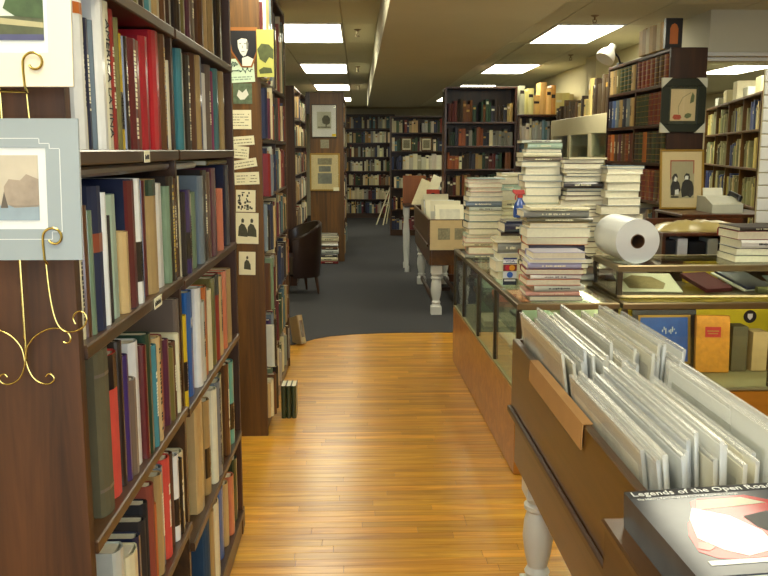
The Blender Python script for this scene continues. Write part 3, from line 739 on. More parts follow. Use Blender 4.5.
def matted(name, label, x0, x1, z0, z1, y, mat, tilt, win, hx=None):
    e = empty(name, ((x0 + x1) / 2, y, z0)); e.rotation_euler = (tilt, 0, 0)
    tag(e, label, 'print', 'matted prints on the easels')
    w, h = x1 - x0, z1 - z0
    a, b, c, d = win            # opening in the mat
    m = MB()
    m.box(-w / 2, a, -.004, 0, 0, h).box(b, w / 2, -.004, 0, 0, h).box(a, b, -.004, 0, 0, c).box(a, b, -.004, 0, d, h)
    m.build('mat_board', mat, e)
    MB().box(-w / 2, w / 2, .0003, .0035, 0, h).build('backing_board', M['white'], e)
    return e
bl = matted('matted_print', 'blue grey matted print of sailing boats on the lower brass easel', -.737, -.447, 1.424, 1.650, 1.405, plain('blue_mat', '#959d9e', .55, 0, .03), R(-4), (-.105, .092, .050, .180))
MB().box(-.105, .092, -.0022, -.0008, .050, .180).build('inner_mat', M['white'], bl)
prt = MB().box(-.092, .079, -.0032, -.0024, .064, .168).build('print', plain('misty_sky', '#b9ad98', .6, 0, .25, 18), bl)
MB().box(-.092, .079, -.0036, -.0030, .064, .088).build('water', plain('harbour_water', '#8a98a0', .5, 0, .2, 40), prt)
MB().prism([(.024, .092), (.024, .118), (.032, .13), (.05, .128), (.06, .138), (.079, .13), (.079, .086), (.04, .084)], -.0036, -.003, 'y').build('houses', plain('harbour_houses', '#9a8a78', .6, 0, .4, 50), prt)
MB().prism([(-.06, .094), (.0, .094), (.006, .1), (-.05, .102)], -.004, -.0034, 'y').prism([(.018, .084), (.024, .11), (.03, .084)], -.004, -.0034, 'y').build('boats', plain('boat_hull', '#5e5348', .6), prt)
MB().prism([(-.055, .1), (-.03, .13), (-.022, .1)], -.004, -.0034, 'y').prism([(-.02, .1), (-.005, .122), (.002, .1)], -.004, -.0034, 'y').build('sails', plain('sail', '#d6cdb8', .6), prt)
w_ = .0011
rl = MB()
for a, b, c, d in ((-.145, .098, .033, .033 + w_), (-.145, .082, .194, .194 + w_), (.114, .114 + w_, .045, .178), (.098, .098 + w_, .033, .045), (.098, .114, .045, .045 + w_), (.082, .082 + w_, .186, .194), (.082, .098, .186, .186 + w_), (.098, .098 + w_, .178, .186), (.098, .114, .178, .178 + w_)):
    rl.box(a, b, -.0045, -.0038, c, d)
rl.build('ruled_line', M['white'], bl)
cr_ = matted('matted_print', 'cream matted print of riverside trees on the upper brass easel', -.72, -.446, 1.698, 1.99, 1.405, plain('cream_mat', '#e6d9bd', .6, 0, .03), R(-4), (-.11, .100, .052, .24))
MB().box(-.11, .100, -.0022, -.0008, .052, .24).build('inner_mat', M['white'], cr_)
pr = MB().box(-.105, .094, -.0032, -.0024, .071, .23).build('print', plain('evening_sky', '#c9cfc0', .6, 0, .1, 8), cr_)
MB().box(-.105, .094, -.0036, -.0030, .071, .108).build('river_bank', plain('river_bank', '#4e5238', .6, 0, .5, 60), pr)
MB().prism([(-.105, .104), (.0, .108), (.094, .098), (.094, .09), (0, .098), (-.105, .094)], -.004, -.0034, 'y').build('path', plain('sandy_path', '#a69c74', .6, 0, .2, 40), pr)
MB().prism([(.094, .104), (.05, .108), (.032, .12), (.044, .15), (.024, .175), (.04, .2), (.03, .23), (.094, .23)], -.004, -.0034, 'y').build('trees', plain('print_foliage', '#3f5230', .6, 0, .6, 50), pr)
MB().box(-.105, .094, -.004, -.0034, .071, .080).build('water', plain('dusk_water', '#4a4a6a', .5, 0, .3, 30), pr)
easel('scrolled brass wire easel on the end panel holding the blue mat', -.573, 1.423)
easel('scrolled brass wire easel on the end panel holding the cream mat', -.587, 1.697)

# ------------------------------------------------------------------ print bins on turned white legs
LEG = [(.05, 0), (.05, .10), (.038, .105), (.045, .12), (.034, .14), (.046, .19), (.054, .25), (.050, .31), (.040, .345), (.052, .355), (.052, .37), (.04, .378), (.048, .395), (.048, .40)]
def bin_table(label, x0, x1, y0, y1, zb=.70, zt=.946, apron=.50):
    e = empty('print_bin', ((x0 + x1) / 2, (y0 + y1) / 2, 0)); tag(e, label, 'print bin')
    X, Y = (x1 - x0) / 2, (y1 - y0) / 2
    for s in (-1, 1):
        a = s * X
        MB().cbox(min(a, a - s * .022), max(a, a - s * .022), -Y, Y, zb, zt, .003).build('side_board', M['bin'], e)
        b = s * Y
        MB().cbox(-X + .022, X - .022, min(b, b - s * .022), max(b, b - s * .022), zb, zt, .003).build('end_board', M['bin'], e)
        MB().cbox(min(a + s * .014, a), max(a + s * .014, a), -Y, Y, zb - .016, zb + .006, .003).build('trim_moulding', M['bindark'], e)
        MB().cbox(min(a - s * .012, a - s * .034), max(a - s * .012, a - s * .034), -Y + .02, Y - .02, apron, zb - .001, .003).build('apron', M['bin'], e)
        MB().cbox(-X + .036, X - .036, min(b - s * .02, b - s * .042), max(b - s * .02, b - s * .042), apron, zb - .001, .003).build('apron', M['bin'], e)
    MB().box(-X + .022, X - .022, -Y + .022, Y - .022, zb, zb + .015).build('bottom_board', M['bindark'], e)
    for sx in (-1, 1):
        for sy in (-1, 1):
            cx, cy = sx * (X - .088), sy * (Y - .10)
            l = MB(); l.cbox(-.052, .052, -.052, .052, 0, .085, .004)
            l.lathe([(.05, .085)] + [(r * 1.0, z) for r, z in LEG if z > .1], 20)
            l.cbox(-.052, .052, -.052, .052, .40, zb - .002, .004)
            l.build('leg', M['white'], e, (cx, cy, .006), smooth=True)
    MB().cbox(-X + .12, X - .12, -.02, .02, .08, .12, .003).build('stretcher', M['bindark'], e)
    for sx in (-1, 1): MB().cbox(sx * (X - .088) - .015, sx * (X - .088) + .015, -Y + .15, Y - .15, .07, .11, .003).build('stretcher', M['bindark'], e)
    return e
bin_table('long walnut print bin on white turned legs packed with sleeved boards', .54, .985, 1.53, 2.95)
def sleeved(label, group, x, y0, y1, z0, h, lean, board, art=None, off=.003, sl=True):
    o = MB().box(0, .0034, y0 - y0, y1 - y0, 0, h).build('sleeved_print', board, None, (x, y0, z0), (0, lean, 0))
    tag(o, label, 'print', group)
    if art: MB().box(-.0012, -.0002, .03, y1 - y0 - .03, .02, h - .03).build('print', art, o)
    if sl:
        k = off
        m = MB(); m.box(-.0025, .006, -k, y1 - y0 + k, -.001, h + .012)
        m.build('plastic_sleeve', M['sleeve'], o)
    return o
BOARDS = [plain('board_white', '#e4e6e4', .6, 0, .03), plain('board_cream', '#ddd6b8', .6, 0, .04), plain('board_blue_white', '#ccd4de', .6, 0, .03), plain('board_grey', '#b9b8ac', .6, 0, .05), plain('board_kraft', '#b98a52', .7, 0, .1)]
BW = ['white', 'cream', 'bluish white', 'pale grey', 'brown kraft']
ARTS = [plain('art_tone_%d' % i, c, .6, 0, .35, 14) for i, c in enumerate(('#c9c5b0', '#d6d2bc', '#bfc3ba', '#b4b09c', '#dfdac6', '#a4a898'))]
rg = random.Random(11)
for rank, (ya, yb, nm) in enumerate(((2.24, 2.92, 'rear rank by glass case'), (1.555, 2.22, 'front rank by car book'))):
    x = .602; i = 0
    while x < .875 and i < 48:
        L_ = rg.uniform(.56, .665); h = rg.uniform(.275, .325) + (.02 if rank == 0 else 0)
        s = rg.uniform(0, .665 - L_)
        kk = rg.choice((0, 0, 1, 1, 2, 2, 3))
        lean = R(-8 + (x - .602) * 50)
        y0 = ya + s
        sleeved(f'{BW[kk]} board in plastic sleeve, {ORD[i]} from the aisle, {nm}', 'sleeved prints in the walnut bin', x, y0, y0 + L_, .718, h, lean, BOARDS[kk], ARTS[rg.randrange(6)] if i % 3 == 0 else None)
        x += rg.choice((.0092, .0092, .0105, .012, .015, .02)); i += 1
kf = MB().prism([(.533, .885), (.5355, .885), (.5385, .9475), (.560, .9475), (.562, .9500), (.5355, .9500)], 1.98, 2.62, 'y').build('kraft_sheet', BOARDS[4]); tag(kf, 'brown kraft sheet folded over the aisle side of the walnut bin', 'paper')

# wooden pedestal and the car book lying on it
pd = empty('wooden_crate', (.729, 1.19, -.02)); tag(pd, 'dark wooden crate stand under the car book', 'crate')
for (a, b, c, d, n) in ((-.274, -.252, -.31, .31, 'side_board'), (.252, .274, -.31, .31, 'side_board'), (-.252, .252, -.31, -.288, 'end_board'), (-.252, .252, .288, .31, 'end_board')):
    MB().cbox(a, b, c, d, .026, .925, .003).build(n, M['bindark'], pd)
MB().cbox(-.28, .28, -.316, .316, .925, .944, .004).build('lid', M['bin'], pd)
bkx = empty('car_book', (.49, 1.150, .9245), R(2.0)); bkx.rotation_euler = (0, R(-2.5), R(2)); tag(bkx, 'large glossy book with a red car on its dark cover, lying on crate', 'book')
cw, chh, ct = .275, .315, .066
MB().box(.004, cw - .004, .004, chh - .004, .003, ct - .003).build('page_block', M['pages'], bkx)
cov = plain('car_book_cover', '#46474b', .12, 0, .5, 9, 0, 0, .10)
m = MB(); m.box(0, cw, 0, chh, 0, .003).box(0, cw, 0, chh, ct - .003, ct).box(0, .003, 0, chh, .003, ct - .003)
m.build('cover', cov, bkx)
MB().box(.0, cw, chh - .028, chh, ct, ct + .0004).build('title_strip', plain('title_strip', '#1f1f22', .45, 0, .1, 9, 0, 0, .1), bkx)
text_mesh('Legends of the Open Road', .026, M['white'], bkx, Matrix.Translation((.1375, chh - .0145, ct + .0006)), 'title', .255, .0003)
text_mesh('The History, Technology and Future of Automobile Design', .009, M['white'], bkx, Matrix.Translation((.102, chh - .0375, ct + .0004)), 'subtitle', .18, .0003)
redp = plain('car_red', '#a3201c', .12, 0, .2, 10, 0, 0, .14)
T0, T1 = ct, ct + .0005
MB().prism([(0.03438, .075), (0.04125, .13), (0.05844, .175), (0.07906, .20), (0.09625, .255), (0.1169, .268), (0.1994, .27), (0.2406, .235), (0.275, .225), (0.275, .06), (0.2269, .045), (0.0825, .045), (0.055, .05)], T0, T1).build('car_body', redp, bkx)
MB().prism([(0.09281, .222), (0.11, .258), (0.1891, .260), (0.22, .232), (0.1512, .225)], T1, T1 + .0004).build('windscreen', plain('windscreen_tone', '#a8ab90', .15, 0, .1, 9, 0, 0, .1), bkx)
MB().prism([(0.06875, .19), (0.08938, .23), (0.1375, .19), (0.1616, .13), (0.1581, .07), (0.1031, .052), (0.07562, .075), (0.05156, .12)], T1, T1 + .0004).build('bonnet_glare', plain('glare_cream', '#c8b8a0', .12, 0, .05, 9, 0, 0, .5), bkx)  # ceiling light glare on the red bonnet, put in as a cream patch
MB().prism([(0.1581, .185), (0.2062, .20), (0.2269, .165), (0.2131, .12), (0.1788, .115), (0.1616, .145)], T1, T1 + .0004).build('wheel_arch', M['black'], bkx)
MB().prism([(0.03438, .03), (0.2612, .03), (0.2612, .042), (0.03438, .044)], T1, T1 + .0003).build('bumper', plain('chrome_tone', '#c8c8be', .2), bkx)
MB().prism([(0.03781, .085), (0.05156, .075), (0.06531, .085), (0.06187, .102), (0.04675, .105)], T1 + .0001, T1 + .0006).build('headlamp', plain('lamp_red', '#c8402e', .2), bkx)
# the smaller bin further down the aisle
bin_table('walnut print bin on white legs standing on the grey carpet', .67, 1.12, 8.22, 10.37)
fp = empty('matted_print', (.96, 8.215, .652)); tag(fp, 'cream mat with two small engravings hung on the end of carpet bin', 'print')
MB().box(-.275, .15, -.006, 0, 0, .285).build('mat_board', plain('tan_mat', '#cdb98c', .7), fp)
for a in (-.20, -.04):
    q = MB().box(a, a + .115, -.0075, -.006, .10, .21).build('engraving', sketch, fp)
rg = random.Random(5)
for i in range(15):
    y = 8.33 + i * .125
    w = rg.uniform(.22, .32); x = .71 + rg.uniform(0, .07); h = rg.uniform(.28, .42)
    k = rg.choice((1, 1, 3, 0))
    o = MB().box(0, w, 0, .004, 0, h).build('sleeved_print', BOARDS[k], None, (x, y, .717), (R(-rg.uniform(14, 28)), 0, R(rg.uniform(-4, 4))))
    tag(o, f'{BW[k]} mounted print leaning in the carpet bin, {ORD[i]} from its mat end', 'print', 'prints leaning in the carpet bin')
    MB().box(.04, w - .04, -.001, 0, .05, h - .05).build('print', ARTS[i % 6], o)

# ------------------------------------------------------------------ glass display cases
ZT = .87
def display_case(label, loc, rz, W_, L_, zb, zt, posts_left=(), posts_front=(), mid=None, back=False, tubes=()):
    """local box 0..W_ by 0..L_; wood base to zb, metal frame and glass to zt"""
    e = empty('display_case', loc, rz); tag(e, label, 'display case')
    g = .032
    if zb > .2:
        MB().cbox(0, W_, 0, L_, .01, zb - .02, .003).build('base', M['case'], e)
        MB().cbox(.03, W_ - .03, .03, L_ - .03, 0, .01, .001).build('plinth', M['dmetal'], e)
        if not back: MB().cbox(W_ - .02, W_ - .008, g, L_ - g, zb, zt - g, .002).build('sliding_back', plain('pale_green_back', '#c2cba4', .6), e)
    MB().cbox(0, W_, 0, L_, zb - .015, zb, .003).build('deck', plain('pale_deck', '#8c865e', .6) if zb > .2 else M['metal'], e)
    for (x, y) in [(0, 0), (W_ - g, 0), (0, L_ - g), (W_ - g, L_ - g)] + [(0, p) for p in posts_left] + [(p, 0) for p in posts_front]:
        MB().cbox(x, x + g * .8, y, y + g * .8, zb, zt - g, .003).build('post', M['dmetal'], e)
    for (a, b, c, d) in ((0, W_, 0, g), (0, W_, L_ - g, L_), (0, g, g, L_ - g), (W_ - g, W_, g, L_ - g)):
        MB().cbox(a, b, c, d, zt - g, zt - .001, .004).build('rail', M['metal'], e)
    MB().box(g, W_ - g, g, L_ - g, zt - .009, zt - .001).build('top_glass', M['glass'], e)
    xs = [g] + list(posts_front) + [W_ - g]
    for a, b in zip(xs, xs[1:]): MB().box(a + .002, b - .002, .008, .013, zb, zt - g).build('glass_pane', M['glass'], e)
    ys = [g] + list(posts_left) + [L_ - g]
    for a, b in zip(ys, ys[1:]): MB().box(.008, .013, a + .002, b - .002, zb, zt - g).build('glass_pane', M['glass'], e)
    if mid: MB().box(g + .01, W_ - .03, g + .02, L_ - .03, mid, mid + .007).build('glass_shelf', M['glass'], e)
    if back: MB().box(g, W_ - g, L_ - .03, L_ - .02, zb, zt - g).build('back_panel', back, e)
    for p0, p1 in tubes: MB().cyl(p0, p1, .008, 10).build('lamp_tube', M['tube'], e, smooth=True)
    return e
CR = R(1.1)
ct_ = ZT - .048
display_case('long glass display counter with orange oak base along the aisle', (.762, 4.06, 0), CR, .50, 2.36, .445, ZT, (.62, 1.22, 1.86), (), .66, False, [((.462, .12, ct_ + .004), (.462, 2.2, ct_ + .004))])  # tube under the right rail is added to brighten the counter's interior
display_case('glass display counter with yellow lined interior facing the entrance', (1.275, 4.062, 0), 0, 1.5, .66, .445, ZT, (), (.74,), None, M['yellow'], [((.08, .043, ct_ + .030), (1.42, .043, ct_ + .030))])
display_case('low glass showcase standing on the yellow lined counter', (1.285, 4.20, ZT), 0, 1.45, .46, .016, .165, (), (.86,), None)

def slab(name, label, cat, loc, rot, w, d, t, mat, group=None):
    o = MB().cbox(-w / 2, w / 2, -d / 2, d / 2, 0, t, .002).build(name, mat, None, loc, rot); tag(o, label, cat, group); return o
# inside the low showcase (deck at z = .886)
z0 = ZT + .0165
mp_ = slab('map_sheet', 'brown and cream old map lying in the low showcase', 'map', (1.50, 4.40, z0), (R(12), 0, R(-5)), .30, .27, .005, M['paper']); mp_.location.z += .03
MB().prism([(-.11, -.09), (.06, -.1), (.09, -.02), (.04, .08), (-.06, .1), (-.12, .03)], .005, .0062).build('printed_area', plain('map_brown', '#a08a5a', .7, 0, .4, 30), mp_)
o = slab('maroon_book', 'maroon leather book lying in the low showcase beside the map', 'book', (1.80, 4.38, z0 + .026), (R(14), 0, R(18)), .16, .22, .022, cover('maroon', False))
o = slab('navy_book', 'dark navy folder on white pages tilted in the low showcase', 'book', (2.01, 4.41, z0 + .040), (R(14), 0, R(20)), .17, .24, .012, cover('navy'))
MB().box(-.10, .082, -.118, .13, -.008, -.001).build('page_block', M['pages'], o)
slab('name_card', 'small olive card at the front of the low showcase', 'card', (2.06, 4.26, z0), (0, 0, 0), .09, .03, .03, cover('olive', False))
for i, (x, c, w) in enumerate(((2.25, 'pearl', .2), (2.50, 'cream', .22))):
    slab('pamphlet', ('pale grey' if i == 0 else 'cream') + ' pamphlet lying right of the navy folder in the low showcase', 'pamphlet', (x, 4.40, z0 + .022), (R(10), 0, R(-8 + i * 14)), w, .24, .006, cover(c, False))
o = MB().cbox(-.09, .09, -.02, .02, 0, .115, .003).build('yellow_box', M['yellow'], None, (1.86, 4.60, z0)); tag(o, 'yellow box standing at the back of the low showcase', 'box')
o = MB().cbox(-.05, .05, -.02, .02, 0, .08, .003).build('orange_box', plain('orange_card', '#b8742a', .6), None, (2.03, 4.60, z0)); tag(o, 'small orange box at the back of the low showcase', 'box')
# inside the yellow lined counter (deck at z = .445)
fb = empty('framed_picture', (1.62, 4.42, .447)); fb.rotation_euler = (R(-8), 0, 0); tag(fb, 'black and gold framed blue picture inside the yellow lined counter', 'framed picture')
for a, b, c, d in ((-.17, .17, 0, .03), (-.17, .17, .29, .32), (-.17, -.14, .03, .29), (.14, .17, .03, .29)): MB().cbox(a, b, -.012, .008, c, d, .003).build('frame_rail', M['black'], fb)
for a, b, c, d in ((-.14, .14, .03, .042), (-.14, .14, .278, .29), (-.14, -.128, .042, .278), (.128, .14, .042, .278)): MB().box(a, b, -.009, .005, c, d).build('gilt_slip', M['gold'], fb)
pb = MB().box(-.128, .128, -.003, .004, .042, .278).build('picture', plain('sea_blue', '#2a5aa8', .4, 0, .4, 20), fb)
q = MB()
for i in range(9): q.box(-.01 + i * .009, -.01 + i * .009 + .005, -.004, -.0028, .2 + .012 * math.sin(i * 2.1), .212 + .016 * math.sin(i * 1.3))
q.build('white_marks', M['white'], pb)
o = MB().cbox(-.085, .085, -.018, .018, 0, .30, .003).build('orange_book', plain('marbled_orange', '#d08a1e', .5, 0, .35, 40), None, (1.85, 4.36, .447), (R(-6), 0, R(-6))); tag(o, 'marbled orange book with red label inside the yellow lined counter', 'book')
MB().box(-.04, .04, -.0192, -.018, .185, .24).build('cover_label', plain('label_red', '#b8281c', .5), o)
lines_ = MB().box(-.03, .03, -.0198, -.0191, .215, .221).box(-.025, .025, -.0198, -.0191, .202, .207); lines_.build('label_lettering', M['gold'], o)
for i, (x, c, h) in enumerate(((2.0, 'khaki', .24), (2.108, 'sand', .21), (2.20, 'brown', .16))):
    o = MB().cbox(-.04, .04, -.05, .05, 0, h, .003).build('small_box', cover(c, False), None, (x, 4.42, .447)); tag(o, word(c) + ' box standing beyond the orange book in the yellow lined counter', 'box')
gm = empty('matted_print', (2.42, 4.40, .447)); gm.rotation_euler = (R(-10), 0, 0); tag(gm, 'pale green framed print at the end of the yellow lined counter', 'print')
for a, b, c, d in ((-.16, .16, 0, .02), (-.16, .16, .30, .32), (-.16, -.14, .02, .30), (.14, .16, .02, .30)): MB().box(a, b, -.01, .006, c, d).build('frame_rail', M['dmetal'], gm)
MB().box(-.14, .14, -.004, .004, .02, .30).build('print', plain('pale_green_print', '#b8c890', .5, 0, .2, 14), gm)
st = MB().cyl((0, 0, 0), (0, -.002, 0), .032, 20).build('round_sticker', M['black'], None, (1.902, 4.0695, .800)); tag(st, 'round black sticker with pale emblem on the counter glass', 'sticker')
MB().prism([(-.012, .014), (.012, .014), (.012, -.004), (0, -.017), (-.012, -.004)], -.0032, -.002, 'y').build('emblem', M['white'], st)
# goods inside the aisle counter
for i, (x, y, z, w, d, t, c) in enumerate(((1.0, 4.6, .447, .3, .3, .03, 'cream'), (1.02, 5.1, .447, .28, .34, .025, 'pearl'), (.98, 5.7, .447, .3, .3, .04, 'cream'), (.99, 4.75, .668, .22, .3, .02, 'sage'), (.97, 5.4, .668, .22, .3, .03, 'salmon'), (.95, 5.95, .668, .22, .28, .025, 'mint'), (.96, 6.2, .447, .2, .2, .12, 'sage'))):
    slab('show_book', f'{word(c)} book lying inside the aisle counter, {ORD[i]} of the goods listed from the corner', 'book', (x - .0, y, z), (0, 0, R(8 * math.sin(i * 3))), w, d, t, cover(c, False), 'books inside the aisle counter')

# ------------------------------------------------------------------ stacks of books on the counters
def stack(name, x, y, z, zt, w, d, cols, thick, seed, jx=.014, spine=.25, group=None):
    rg = random.Random(seed); i = 0; out = []
    while z < zt - .008:
        t = min(rg.uniform(*thick), zt - z)
        if t < .01: t = .012
        out.append((z, t, cols[i % len(cols)], rg.uniform(.86, 1.04), rg.uniform(-jx, jx), rg.uniform(-3.5, 3.5), rg.random(), rg.random()))
        z += t + .0004; i += 1
    n = len(out)
    for k, (z_, t, c, s, dx, rz, r1, r2) in enumerate(out):
        # lettering faces the room only when the spine does
        rot = R(rz) if r1 < spine else R(rz + 180)
        book((x + dx, y + rg.uniform(-.008, .008), z_), rot, t, w * s, d * min(1, s + .05), c, 't' if r1 < spine and t > .018 else '', f'{word(c)} book, {ORD[n - 1 - k]} from top of the {name}', group or 'books in the ' + name, lying=True, gloss=r2 < .6)
    return out
LT = ['pearl', 'grey', 'white', 'slate', 'ivory', 'pearl', 'taupe', 'ivory', 'slate', 'mint']
stack('tall stack nearest the glass cabinet', 1.165, 5.56, ZT, 1.662, .25, .2, LT, (.022, .055), 2, spine=.1, group='tall counter stacks')
cn = empty('back_counter', (1.54, 5.42, 0)); tag(cn, 'plain brown counter under two tall book stacks', 'counter')
MB().cbox(-.22, .21, -.36, .36, ZT - .03, ZT - .001, .004).build('worktop', M['red'], cn)
for a in (-.21, .17): MB().cbox(a, a + .03, -.34, .34, 0, ZT - .03, .003).build('side_panel', M['red'], cn)
MB().cbox(-.18, .17, -.335, -.315, .05, ZT - .03, .003).build('front_panel', M['red'], cn)
stack('tall stack between two paler stacks', 1.415, 5.48, ZT, 1.555, .26, .2, ['ivory', 'brown', 'dark', 'cream', 'maroon', 'black', 'slate', 'dark', 'pearl', 'navy'], (.018, .04), 4, spine=.15, group='tall counter stacks')
stack('pale tall stack beside the white paper roll', 1.622, 5.36, ZT, 1.505, .235, .2, ['white', 'ivory', 'pearl', 'cream', 'white', 'slate', 'cream', 'dark'], (.03, .062), 6, spine=.1, group='tall counter stacks')
stack('pale stack at the aisle end', .858, 5.92, ZT, 1.415, .25, .2, ['white', 'slate', 'pearl', 'ivory', 'teal', 'dark', 'cream', 'mint', 'pink', 'cream', 'salmon', 'grey'][::-1], (.022, .05), 8, jx=.012, spine=.1)
stack('cream stack behind the spray bottle', 1.085, 6.20, ZT, 1.44, .19, .2, ['ivory', 'cream', 'white', 'mint', 'tan'], (.035, .07), 9)
stack('low stack under the spray bottle', .985, 5.17, ZT, 1.185, .27, .21, ['pink', 'grey', 'cream', 'tan', 'dark', 'navy', 'navy', 'yellow'], (.03, .055), 10, spine=.9)
stack('broad stack behind the corner pile', 1.075, 4.66, ZT, 1.30, .35, .21, ['khaki', 'grey', 'cream', 'olive', 'dark', 'wine', 'navy', 'orange', 'pearl', 'sand'], (.026, .05), 12, jx=.03, spine=.6)
stack('small pale pile beside the card decal sign', .865, 4.96, ZT, 1.10, .17, .2, ['cream', 'pearl', 'white', 'grey'], (.04, .07), 14)
stack('pink and white pile at counter corner', .968, 4.245, ZT, 1.115, .275, .20, ['grey', 'pink', 'pearl', 'salmon', 'white', 'wine', 'lilac', 'white', 'lilac', 'cream', 'white'], (.017, .034), 16, jx=.016, spine=.35)
stack('short stack on the low showcase', 2.085, 4.42, 1.0353, 1.215, .33, .24, ['ivory', 'black', 'white', 'wine', 'dark', 'pearl'], (.028, .05), 18)

# card decal sign
ds = empty('decal_sign', (.800, 4.50, ZT)); tag(ds, 'clear upright sign with four payment card decals on the counter', 'sign')
MB().box(-.042, .042, -.001, .002, .002, .175).build('acrylic_sheet', M['glass'], ds)
MB().cbox(-.045, .045, -.02, .03, -.0005, .004, .001).build('foot', M['glass'], ds)
dec = [('#e8e8ea', .135), ('#7a2416', .098), ('#d8dde4', .061), ('#16202c', .024)]
for i, (hx, z) in enumerate(dec):
    MB().box(-.036, .036, -.0022, -.001, z, z + .034).build('decal', plain('decal_%d' % i, hx, .4), ds)
MB().box(-.036, .036, -.003, -.0021, .160, .169).box(-.036, .036, -.003, -.0021, .135, .140).build('decal_stripe', plain('decal_blue', '#1c2a6c', .4), ds)
text_mesh('VISA', .020, plain('decal_blue', '#1c2a6c', .4), ds, Matrix(((1, 0, 0, 0), (0, 0, -1, -.0026), (0, 1, 0, .150), (0, 0, 0, 1))), 'lettering', .05)
for s, hx in ((-.011, '#c8202a'), (.011, '#e8a020')):
    MB().cyl((s, -.0021, .115), (s, -.0032 - (.0003 if s > 0 else 0), .115), .015, 20).build('decal_disc', plain('disc' + hx, hx, .4), ds)
MB().cyl((0, -.0021, .078), (0, -.0032, .078), .016, 20).build('decal_disc', plain('decal_globe', '#2a5cb8', .4, 0, .4, 60), ds)
MB().box(-.03, .03, -.003, -.0021, .044, .053).build('decal_stripe', M['white'], ds)

# spray bottle
sb = empty('spray_bottle', (.97, 5.17, 1.2)); tag(sb, 'blue window cleaner spray bottle with red trigger on low stack', 'spray bottle')
MB().lathe([(.036, 0), (.04, .006), (.04, .05), (.034, .08), (.016, .105), (.014, .12)], 20).build('bottle', plain('blue_liquid', '#3a5ca8', .1, 0, .1, 10, 0, .8), sb, smooth=True)
MB().lathe([(.017, .118), (.017, .135), (.011, .138)], 16).prism([(-.03, .138), (.028, .138), (.022, .165), (-.045, .165), (-.045, .150)], -.011, .011, 'y').build('spray_head', plain('red_plastic', '#b83a30', .4), sb)
MB().tube([(-.02, 0, .14), (-.028, 0, .125), (-.027, 0, .105)], .004, 8).build('trigger', plain('red_plastic', '#b83a30'), sb)

# white paper roll
rl = empty('paper_roll', (1.40, 4.27, 1.0355)); rl.rotation_euler = (0, 0, R(2)); tag(rl, 'large white roll of wrapping with brown core lying on the low showcase', 'roll')
n = 40; Rr, rc, Lr = .112, .036, .36
def ring(rads, mat, name, y0, y1):
    v = []; fs = []
    for y, r in ((y0, rads[0]), (y0, rads[1]), (y1, rads[1]), (y1, rads[0])):
        v += [(r * math.cos(2 * math.pi * k / n), y, Rr + r * math.sin(2 * math.pi * k / n)) for k in range(n)]
    for i in range(4):
        for k in range(n): fs.append((i * n + k, i * n + (k + 1) % n, ((i + 1) % 4) * n + (k + 1) % n, ((i + 1) % 4) * n + k))
    return MB().add(v, fs).build(name, mat, rl, smooth=True)
ring((rc, Rr), plain('roll_white', '#dfe2e2', .35, 0, .04, 8, .05, .2), 'wrapping', 0, Lr)
ring((rc - .004, rc), plain('core_card', '#6a4a2c', .8), 'core', -.001, Lr + .001)

# ------------------------------------------------------------------ mahogany bookcase of leather sets, end panel with frames
rb = (2.10, 7.36, 0)
RB = bookcase('mahogany bookcase of gilt leather sets beyond the counter', rb, R(-90), 1.46, .25, 2.28, (2.05, 1.78, 1.51, 1.24, .97, .70, .43, .1), 2, 'red', 'redend', .1)
mt = xform(rb, R(-90))
SETS = {2.05: (('sand', 'tan', 'olive', 'forest', 'forest', 'forest', 'sand'), ('wine', 'red', 'red', 'rust', 'brown', 'brown', 'rust')),
        1.78: (('navy', 'blue', 'slate', 'tan', 'navy', 'slate', 'sand'), ('forest', 'forest', 'forest', 'wine', 'wine', 'red', 'red')),
        1.51: (('rust', 'orange', 'brown', 'plum', 'brown', 'rust', 'maroon'), ('black', 'forest', 'orange', 'dark', 'forest', 'black', 'forest')),
        1.24: (('brown', 'rust', 'dark', 'brown', 'rust', 'dark', 'brown'), ('wine', 'brown', 'wine', 'rust', 'wine', 'brown', 'wine'))}
for z, two in SETS.items():
    for b, cs in enumerate(two):
        x = .03 if b == 0 else .745
        for i, c in enumerate(cs):
            t = .092
            p = mt @ Vector((x, .004, z + .0006))
            gilt = b == 1 or c in ('forest', 'rust', 'wine')
            book(p, R(-90 - 90), t, (.19 if z > 2 else .215) + .01 * ((i * 3 + b) % 3) / 2, .19, c, 'B' if gilt else 't', f'{word(c)} volume, {ORD[i if b else i]} from the {"cabinet end" if b == 0 else "divider"}, {dict(zip(SETS, ("top", "second", "third", "fourth")))[z]} shelf, mahogany bookcase', 'sets on the mahogany bookcase', gloss=True)
            x += t + .003
for z in (.97, .70, .43, .1): fill_far(rb, R(-90), .03, 1.42, z, .24, .2)
# boxed set on top
bx = empty('boxed_set', (2.085, 6.02, 2.2805)); tag(bx, 'tall cream and black boxed volumes standing on the mahogany bookcase', 'boxed set')
MB().cbox(0, .115, -.04, .0, 0, .20, .003).build('slipcase_end', M['black'], bx)
MB().prism([(.03, .03), (.085, .03), (.085, .13), (.075, .155), (.058, .165), (.04, .155), (.03, .13)], -.0425, -.04, 'y').build('cover_label', plain('orange_label', '#b5642a', .5), bx)
for i in range(7): MB().cbox(.002, .112, .002 + i * .075, .073 + i * .075, 0, .185 + .006 * (i % 2), .006).build('volume', cover(('sand', 'cream', 'tan')[i % 3], False), bx)
